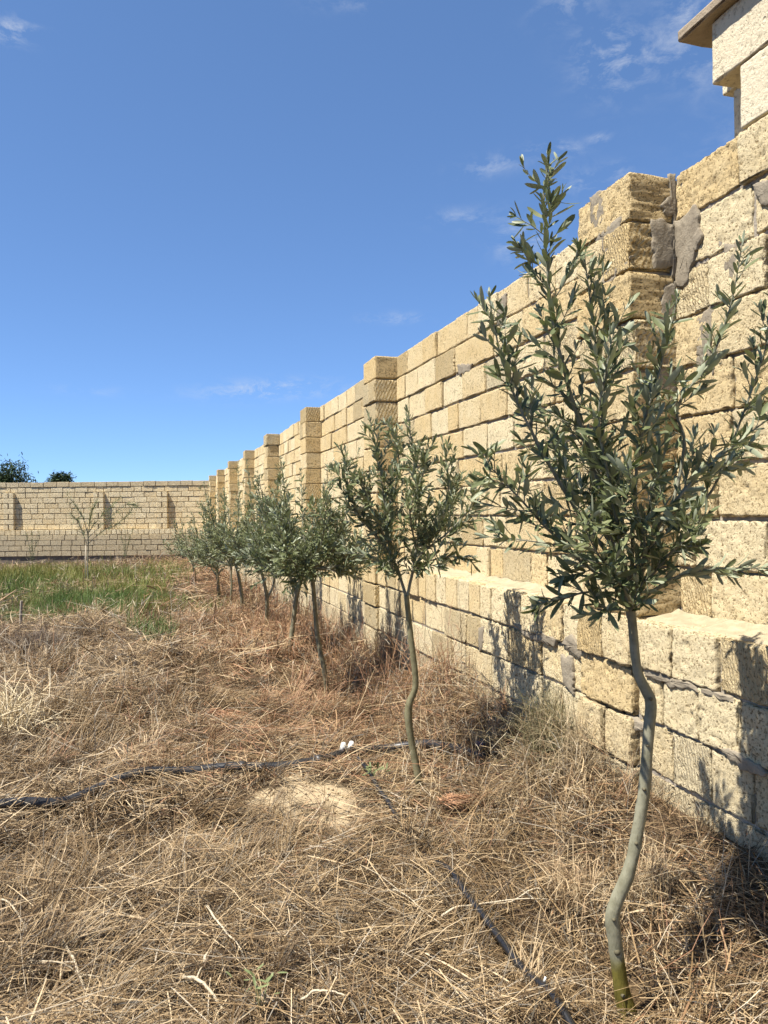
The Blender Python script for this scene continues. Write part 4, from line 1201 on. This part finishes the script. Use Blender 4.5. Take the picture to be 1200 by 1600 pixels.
# white valve on the pipe
vp = main[int(90 * .735)] ; vi = int(np.argmin([abs(project(p)[0] - 545) for p in main])); vp = main[vi]
vv = empty('pipe_valve', tuple(vp + np.array([0, 0, .02]))); VO = np.array(vv.location)
tag(vv, 'small white plastic tap where the thin hose leaves the thick pipe', 'valve')
for sgn in (-1, 1):
    a = vp + np.array([sgn * .020, sgn * .004, .018])
    V, Q, T = tube([a, a + np.array([sgn * .003, -.012, .022]), a + np.array([sgn * .004, -.02, .046])], [.017, .019, .012], 12)
    link('cap', mesh_np('cap', V - VO, Q, T, M_PLASTIC_W, True), vv)
    V, Q, T = tube([a + np.array([0, -.024, .02]), a + np.array([0, -.034, .014])], [.009, .007], 10)
    link('nozzle', mesh_np('nozzle', V - VO, Q, T, M_PIPE, True), vv)
V, Q, T = tube([vp + np.array([-.04, 0, .012]), vp + np.array([.04, .0, .012])], .02, 12); link('collar', mesh_np('collar', V - VO, Q, T, M_WOOD, True), vv)
# blue scrap
b0 = surf_at(750, 1140, .09); bb = MB()
r = np.random.default_rng(4)
nn = 7; uu, vv2 = np.meshgrid(np.linspace(-1, 1, nn), np.linspace(-1, 1, nn), indexing='ij')
Vb = np.stack([uu.ravel() * .024, vv2.ravel() * .014, .07 + .008 * r.normal(0, 1, nn * nn)], 1) + b0
i = np.arange(nn - 1)[:, None] * nn + np.arange(nn - 1)[None]
Qb = np.stack([i, i + nn, i + nn + 1, i + 1], -1).reshape(-1, 4)
o = link('plastic_scrap', mesh_np('plastic_scrap', Vb - b0, Qb, None, M_PLASTIC_B, False), None, tuple(b0))
sm = o.modifiers.new('thick', 'SOLIDIFY'); sm.thickness = .003
tag(o, 'crumpled blue plastic scrap in the straw near the wall', 'litter')
# dark stub stake
st0 = ground_at(697, 1128)
V, Q, T = tube([st0 + np.array([0, 0, -.05]), st0 + np.array([-.004, 0, .05]), st0 + np.array([-.01, .005, .075])], [.014, .013, .010], 7)
o = link('wooden_stub', mesh_np('wooden_stub', V - st0, Q, T, M_WOOD, False), None, tuple(st0)); tag(o, 'short weathered wooden stub standing right of the second tree', 'stake')
# grey post far left
st0 = ground_at(33, 990)
V, Q, T = tube([st0 + np.array([0, 0, -.05]), st0 + np.array([0, 0, .22]), st0 + np.array([.01, 0, .40])], [.02, .018, .017], 6)
o = link('wooden_post', mesh_np('wooden_post', V - st0, Q, T, M_WOOD, False), None, tuple(st0)); tag(o, 'short grey wooden post in the weeds at far left', 'post')

# staked sapling
sb = ground_at(136, 914); zs = project(sb)[2]
r = np.random.default_rng(8)
P = path(zs + .05, [(138, 914), (137, 880), (138, 845), (136, 825)])
sr = empty('sapling', tuple(sb)); tag(sr, 'thin feathery green sapling tied to a pale stake before the far wall', 'sapling', 'saplings before the far wall')
V, Q, T = tube(spline(P, 12), np.linspace(.016, .009, 12), 7); link('stem', mesh_np('stem', V - sb, Q, T, M_BARK, True, np.ones((len(V), 3)) * .7), sr)
def feather(pts, z, nf, lf, mbw, mbl):
    B = spline(path(z, pts), 14)
    V, Q, T = tube(B, np.linspace(.008, .002, 14), 5, False); mbw.add(V, Q, T, np.ones(3) * .6)
    idx = r.uniform(2, 12.9, nf); i = idx.astype(int); P0 = B[i] + (B[i + 1] - B[i]) * (idx - i)[:, None]
    t = B[i + 1] - B[i]; t /= np.linalg.norm(t, axis=1)[:, None]
    D = t * .8 + r.normal(0, .5, (nf, 3)); D /= np.linalg.norm(D, axis=1)[:, None]
    col = np.array([.13, .15, .06]) * r.uniform(.7, 1.3, (nf, 1))
    ribbons(P0, D, r.uniform(.5, 1.1, nf) * lf, np.full(nf, .009), 2, r.uniform(.1, .4, nf), col, mbl, None)
wd, lf = MB(), MB()
for pts in ([(137, 835), (130, 810), (118, 790), (104, 772)], [(137, 835), (150, 815), (170, 795), (190, 775)], [(137, 850), (160, 830), (182, 820), (205, 800)], [(137, 845), (140, 820), (143, 800), (150, 785)], [(136, 850), (128, 830), (122, 815), (112, 805)], [(138, 840), (170, 810), (195, 790), (212, 788)]):
    feather(pts, zs + r.uniform(-.2, .2), 120, .22, wd, lf)
link('branches', wd.mesh('branches', M_BARK, True, sb), sr); o = link('foliage', lf.mesh('foliage', M_GRASS, False, sb), sr); o['kind'] = 'stuff'
q0 = ground_at(134, 915)
V, Q, T = tube([q0 + np.array([0, 0, -.1]), q0 + np.array([0, 0, .5]), q0 + np.array([.01, 0, .92])], [.013, .012, .011], 8)
o = link('plant_stake', mesh_np('plant_stake', V - q0, Q, T, M_BAMBOO, True), None, tuple(q0)); tag(o, 'pale bleached stake holding up the feathery sapling', 'stake')
for k, (px, py, hpx, lab) in enumerate(((50, 880, 50, 'spindly green sapling near the far wall left of the staked one'), (196, 872, 48, 'spindly green sapling near the far wall right of the staked one'))):
    g0 = ground_at(px, py + 6); zz = project(g0)[2]
    wd, lf = MB(), MB()
    rt = empty('sapling', tuple(g0)); tag(rt, lab, 'sapling', 'saplings before the far wall')
    for dx in (-10, 0, 12): feather([(px, py + 6), (px + dx * .3, py - hpx * .4), (px + dx, py - hpx)], zz, 70, .2, wd, lf)
    link('stem', wd.mesh('stem', M_BARK, True, g0), rt); o = link('foliage', lf.mesh('foliage', M_GRASS, False, g0), rt); o['kind'] = 'stuff'

# ------------------------------------------------------------------ separate bushes, sprigs and sticks
def dry_bush(px, py, n, spread, height, cols, W, label, name='dry_bush', droop=.5, twigs=4, seed=0):
    global rng
    b0 = ground_at(px, py); mb = MB(); r = np.random.default_rng(seed)
    keep = rng; rng = r
    ang = r.uniform(0, 6.28, n); lean = np.abs(r.normal(.0, .55, n))
    D = np.stack([np.cos(ang) * np.sin(lean), np.sin(ang) * np.sin(lean), np.cos(lean)], 1)
    P0 = b0 + np.stack([r.normal(0, spread * .25, n), r.normal(0, spread * .25, n), np.zeros(n)], 1); P0[:, 2] = gz(P0[:, 0], P0[:, 1])
    H = height * r.uniform(.5, 1.15, n)
    cols = np.asarray(cols); col = cols[r.integers(0, len(cols), n)] * r.uniform(.8, 1.2, (n, 1))
    sag = r.uniform(.3, 1.2, n) * droop
    ribbons(P0, D, H, W * r.uniform(.7, 1.4, n), 6, sag, col, mb, None)
    for q in range(twigs):
        f = r.uniform(.35, .95, n); P1 = P0 + D * (H * f)[:, None]; P1[:, 2] -= sag * H * f ** 2
        d2 = D * .5 + r.normal(0, .6, (n, 3)); d2 /= np.linalg.norm(d2, axis=1)[:, None]
        ribbons(P1, d2, H * r.uniform(.15, .45, n), W * .7 * np.ones(n), 3, r.uniform(0, .4, n), col, mb, None)
    rng = keep
    o = link(name, mb.mesh(name, M_STRAW, False, b0), None, tuple(b0)); tag(o, label, 'bush', 'dead bushes and weed clumps in the field' if name == 'dry_bush' else None); return o
PALE = [(.55, .45, .27), (.50, .40, .24), (.58, .49, .33)]
dry_bush(20, 1150, 200, .34, .52, PALE, .0066, 'heap of pale arching dead stems at the left edge', droop=.9, twigs=2, seed=1)
dry_bush(60, 1020, 260, .5, .36, [(.17, .13, .09), (.22, .17, .12), (.13, .095, .07)], .004, 'dark brown dead bush at left below the green grass', twigs=5, seed=2)
dry_bush(855, 1165, 260, .20, .34, [(.19, .165, .09), (.14, .135, .06), (.28, .22, .12)], .0026, 'grey green scrubby bush against the foot of the wall', twigs=6, droop=.25, seed=3)
dry_bush(905, 1200, 150, .16, .36, [(.34, .26, .15), (.40, .31, .19)], .0026, 'straw coloured dead bush between the scrubby bush and nearest trunk', twigs=4, droop=.2, seed=13)
dry_bush(555, 985, 150, .3, .48, [(.24, .15, .09), (.33, .22, .13)], .004, 'brown dead weed clump by the wall behind the second tree', twigs=4, droop=.2, seed=4)
dry_bush(620, 1040, 160, .3, .40, [(.30, .18, .10), (.36, .23, .13), (.24, .14, .08)], .0036, 'reddish dead weed clump left of the second trunk near the wall', twigs=4, droop=.25, seed=5)
dry_bush(1010, 1395, 200, .18, .24, [(.36, .27, .16), (.42, .33, .2)], .0026, 'tangled straw tuft right behind the nearest trunk', twigs=3, droop=.5, seed=6)
dry_bush(900, 1420, 260, .16, .30, [(.42, .31, .18), (.36, .25, .14), (.48, .37, .22)], .0026, 'swept tuft of tan straw left of the nearest trunk', twigs=1, droop=.7, seed=7)
dry_bush(250, 1005, 220, .28, .34, [(.09, .13, .04), (.13, .16, .05), (.07, .10, .03)], .006, 'green grass clump with long blades beside the path of straw', 'grass_clump', droop=.6, twigs=1, seed=8)['category'] = 'grass clump'

def sprig(px, py, label, seed, tilt):
    """a fallen dead fern-like branch with rows of thin leaflets"""
    global rng
    r = np.random.default_rng(seed); keep = rng; rng = r
    b0 = ground_at(px, py); b0[2] += .07; mb = MB()
    for k in range(6):
        a = tilt + r.uniform(-.9, .9); L = r.uniform(.16, .28)
        S = spline([b0 + np.array([r.normal(0, .03), r.normal(0, .03), .02]), b0 + np.array([math.cos(a), math.sin(a), .15]) * L * .5, b0 + np.array([math.cos(a), math.sin(a), -.1]) * L], 16)
        V, Q, T = tube(S, np.linspace(.002, .001, 16), 4, False); mb.add(V, Q, T, np.array([.22, .12, .07]))
        n = 60; f = r.uniform(.1, 1, n) * 14.9; i = f.astype(int); P0 = S[i] + (S[i + 1] - S[i]) * (f - i)[:, None]
        t = S[-1] - S[0]; t /= np.linalg.norm(t); sd = np.cross(t, [0, 0, 1]); sg = np.where(r.random(n) < .5, -1, 1)[:, None]
        D = t * .7 + sd * sg * .7 + r.normal(0, .15, (n, 3)); D /= np.linalg.norm(D, axis=1)[:, None]
        col = np.array([.40, .225, .125]) * r.uniform(.7, 1.25, (n, 1))
        ribbons(P0, D, r.uniform(.03, .06, n), np.full(n, .0045), 2, r.uniform(0, .4, n), col, mb, None)
    rng = keep
    o = link('fern_sprig', mb.mesh('fern_sprig', M_STRAW, False, b0), None, tuple(b0)); tag(o, label, 'dead branch', 'fallen dead feathery branches')
sprig(690, 1285, 'rust brown dead feathery branch lying below the second trunk', 1, .3)
sprig(330, 1135, 'rust brown dead feathery branch above the thick pipe at left', 2, .5)

def stick(pts, rad, label, lift=None, forks=()):
    P = np.array([ground_at(x, y) for x, y in pts]); S = spline(P, 18); hl = hay_top(S[:, 0], S[:, 1]); S[:, 2] = gz(S[:, 0], S[:, 1]) + hl * .95 + .012 * np.sin(np.linspace(0, 5, 18)); lift = float(hl.mean())
    S += np.cumsum(rng.normal(0, rad * .32, S.shape), axis=0)
    mb = MB(); V, Q, T = tube(S, np.linspace(rad, rad * .5, 18), 7); cc = np.array([.50, .42, .29]) * rng.uniform(.85, 1.1)
    mb.add(V, Q, T, cc)
    for (i, px, py) in forks:
        e = ground_at(px, py); e[2] += lift + .01
        F_ = spline([S[i], (S[i] + e) / 2 + np.array([0, 0, .01]), e], 8); V, Q, T = tube(F_, np.linspace(rad * .6, rad * .3, 8), 6); mb.add(V, Q, T, cc)
    o = link('dry_stick', mb.mesh('dry_stick', M_STRAW, True, P[0]), None, tuple(P[0])); tag(o, label, 'stick', 'bleached sticks lying on the straw')
stick([(40, 1318), (105, 1362), (170, 1408), (230, 1440)], .0032, 'long thin bleached stick slanting across the straw at left', forks=((8, 180, 1390),))
stick([(60, 1530), (150, 1534), (290, 1562)], .003, 'thin pale stick lying level near the bottom left corner', forks=((9, 135, 1595),))
stick([(100, 1490), (130, 1545), (138, 1600)], .0045, 'forked whitish twig standing out at the bottom left')
stick([(288, 1536), (315, 1562), (345, 1575), (365, 1590)], .006, 'thick short bleached stick at the bottom between the leafy weed and forked twig', forks=((5, 320, 1530),))
stick([(318, 1530), (334, 1495)], .0055, 'stubby brown twig end sticking up from the thick bleached stick', forks=())
stick([(322, 1445), (350, 1478), (382, 1508)], .004, 'pale slanting stick just above the stubby twig')
stick([(590, 1400), (625, 1420), (660, 1445), (690, 1460)], .003, 'thin branching dead stem in the middle of the straw', forks=((6, 560, 1372), (12, 655, 1470), (9, 700, 1425)))
stick([(690, 1456), (760, 1440), (860, 1425)], .004, 'pale stick lying over the drip hose', forks=((8, 880, 1440),))
stick([(-10, 1430), (20, 1440), (40, 1480)], .004, 'curved pale stem at the left edge of the straw')
stick([(470, 1590), (540, 1600)], .004, 'short pale stick at the bottom middle of the picture')
# small green leafy weed at the bottom
def leafy(px, py, label, n, seed, ls):
    r = np.random.default_rng(seed); b0 = ground_at(px, py); mb = MB()
    rt = empty('leafy_weed', tuple(b0)); tag(rt, label, 'weed', 'small green leafy weeds')
    Pp = b0 + r.normal(0, .025, (n, 3)) * np.array([1, 1, 0]) + np.array([0, 0, .09]) + np.array([0, 0, 1]) * r.uniform(0, .03, (n, 1))
    D = r.normal(0, 1, (n, 3)) * np.array([1, 1, .3]) + np.array([0, 0, .3]); D /= np.linalg.norm(D, axis=1)[:, None]
    VV, _, _ = leaf_frames(Pp, D, np.tile([0, 0, 1.0], (n, 1)), r.uniform(.6, 1.2, n) * ls, r.integers(0, 5, n))
    kk = np.arange(n)[:, None, None] * 16
    me = mesh_np('leaves', VV.reshape(-1, 3) - b0, (LEAVES[0][1][None] + kk).reshape(-1, 4), (LEAVES[0][2][None] + kk).reshape(-1, 3), M_GREENLEAF, True)
    o = link('leaves', me, rt); o['kind'] = 'stuff'
    for k in range(5):
        V, Q, T = tube([b0, b0 + np.array([r.normal(0, .01), r.normal(0, .01), .1])], .0012, 4); mb.add(V, Q, T, np.array([.25, .28, .12]))
    link('stem', mb.mesh('stem', M_STRAW, True, b0), rt)
M_GREENLEAF = simple_noise_mat('fresh_leaf', (0.10, 0.125, 0.05), (0.20, 0.22, 0.10), 30, rough=.5, bump=0)
leafy(405, 1592, 'small green leafy weed at the bottom beside the thick bleached stick', 16, 3, .034)
leafy(583, 1236, 'small yellow green weed beside the hose by the second trunk', 20, 4, .04)
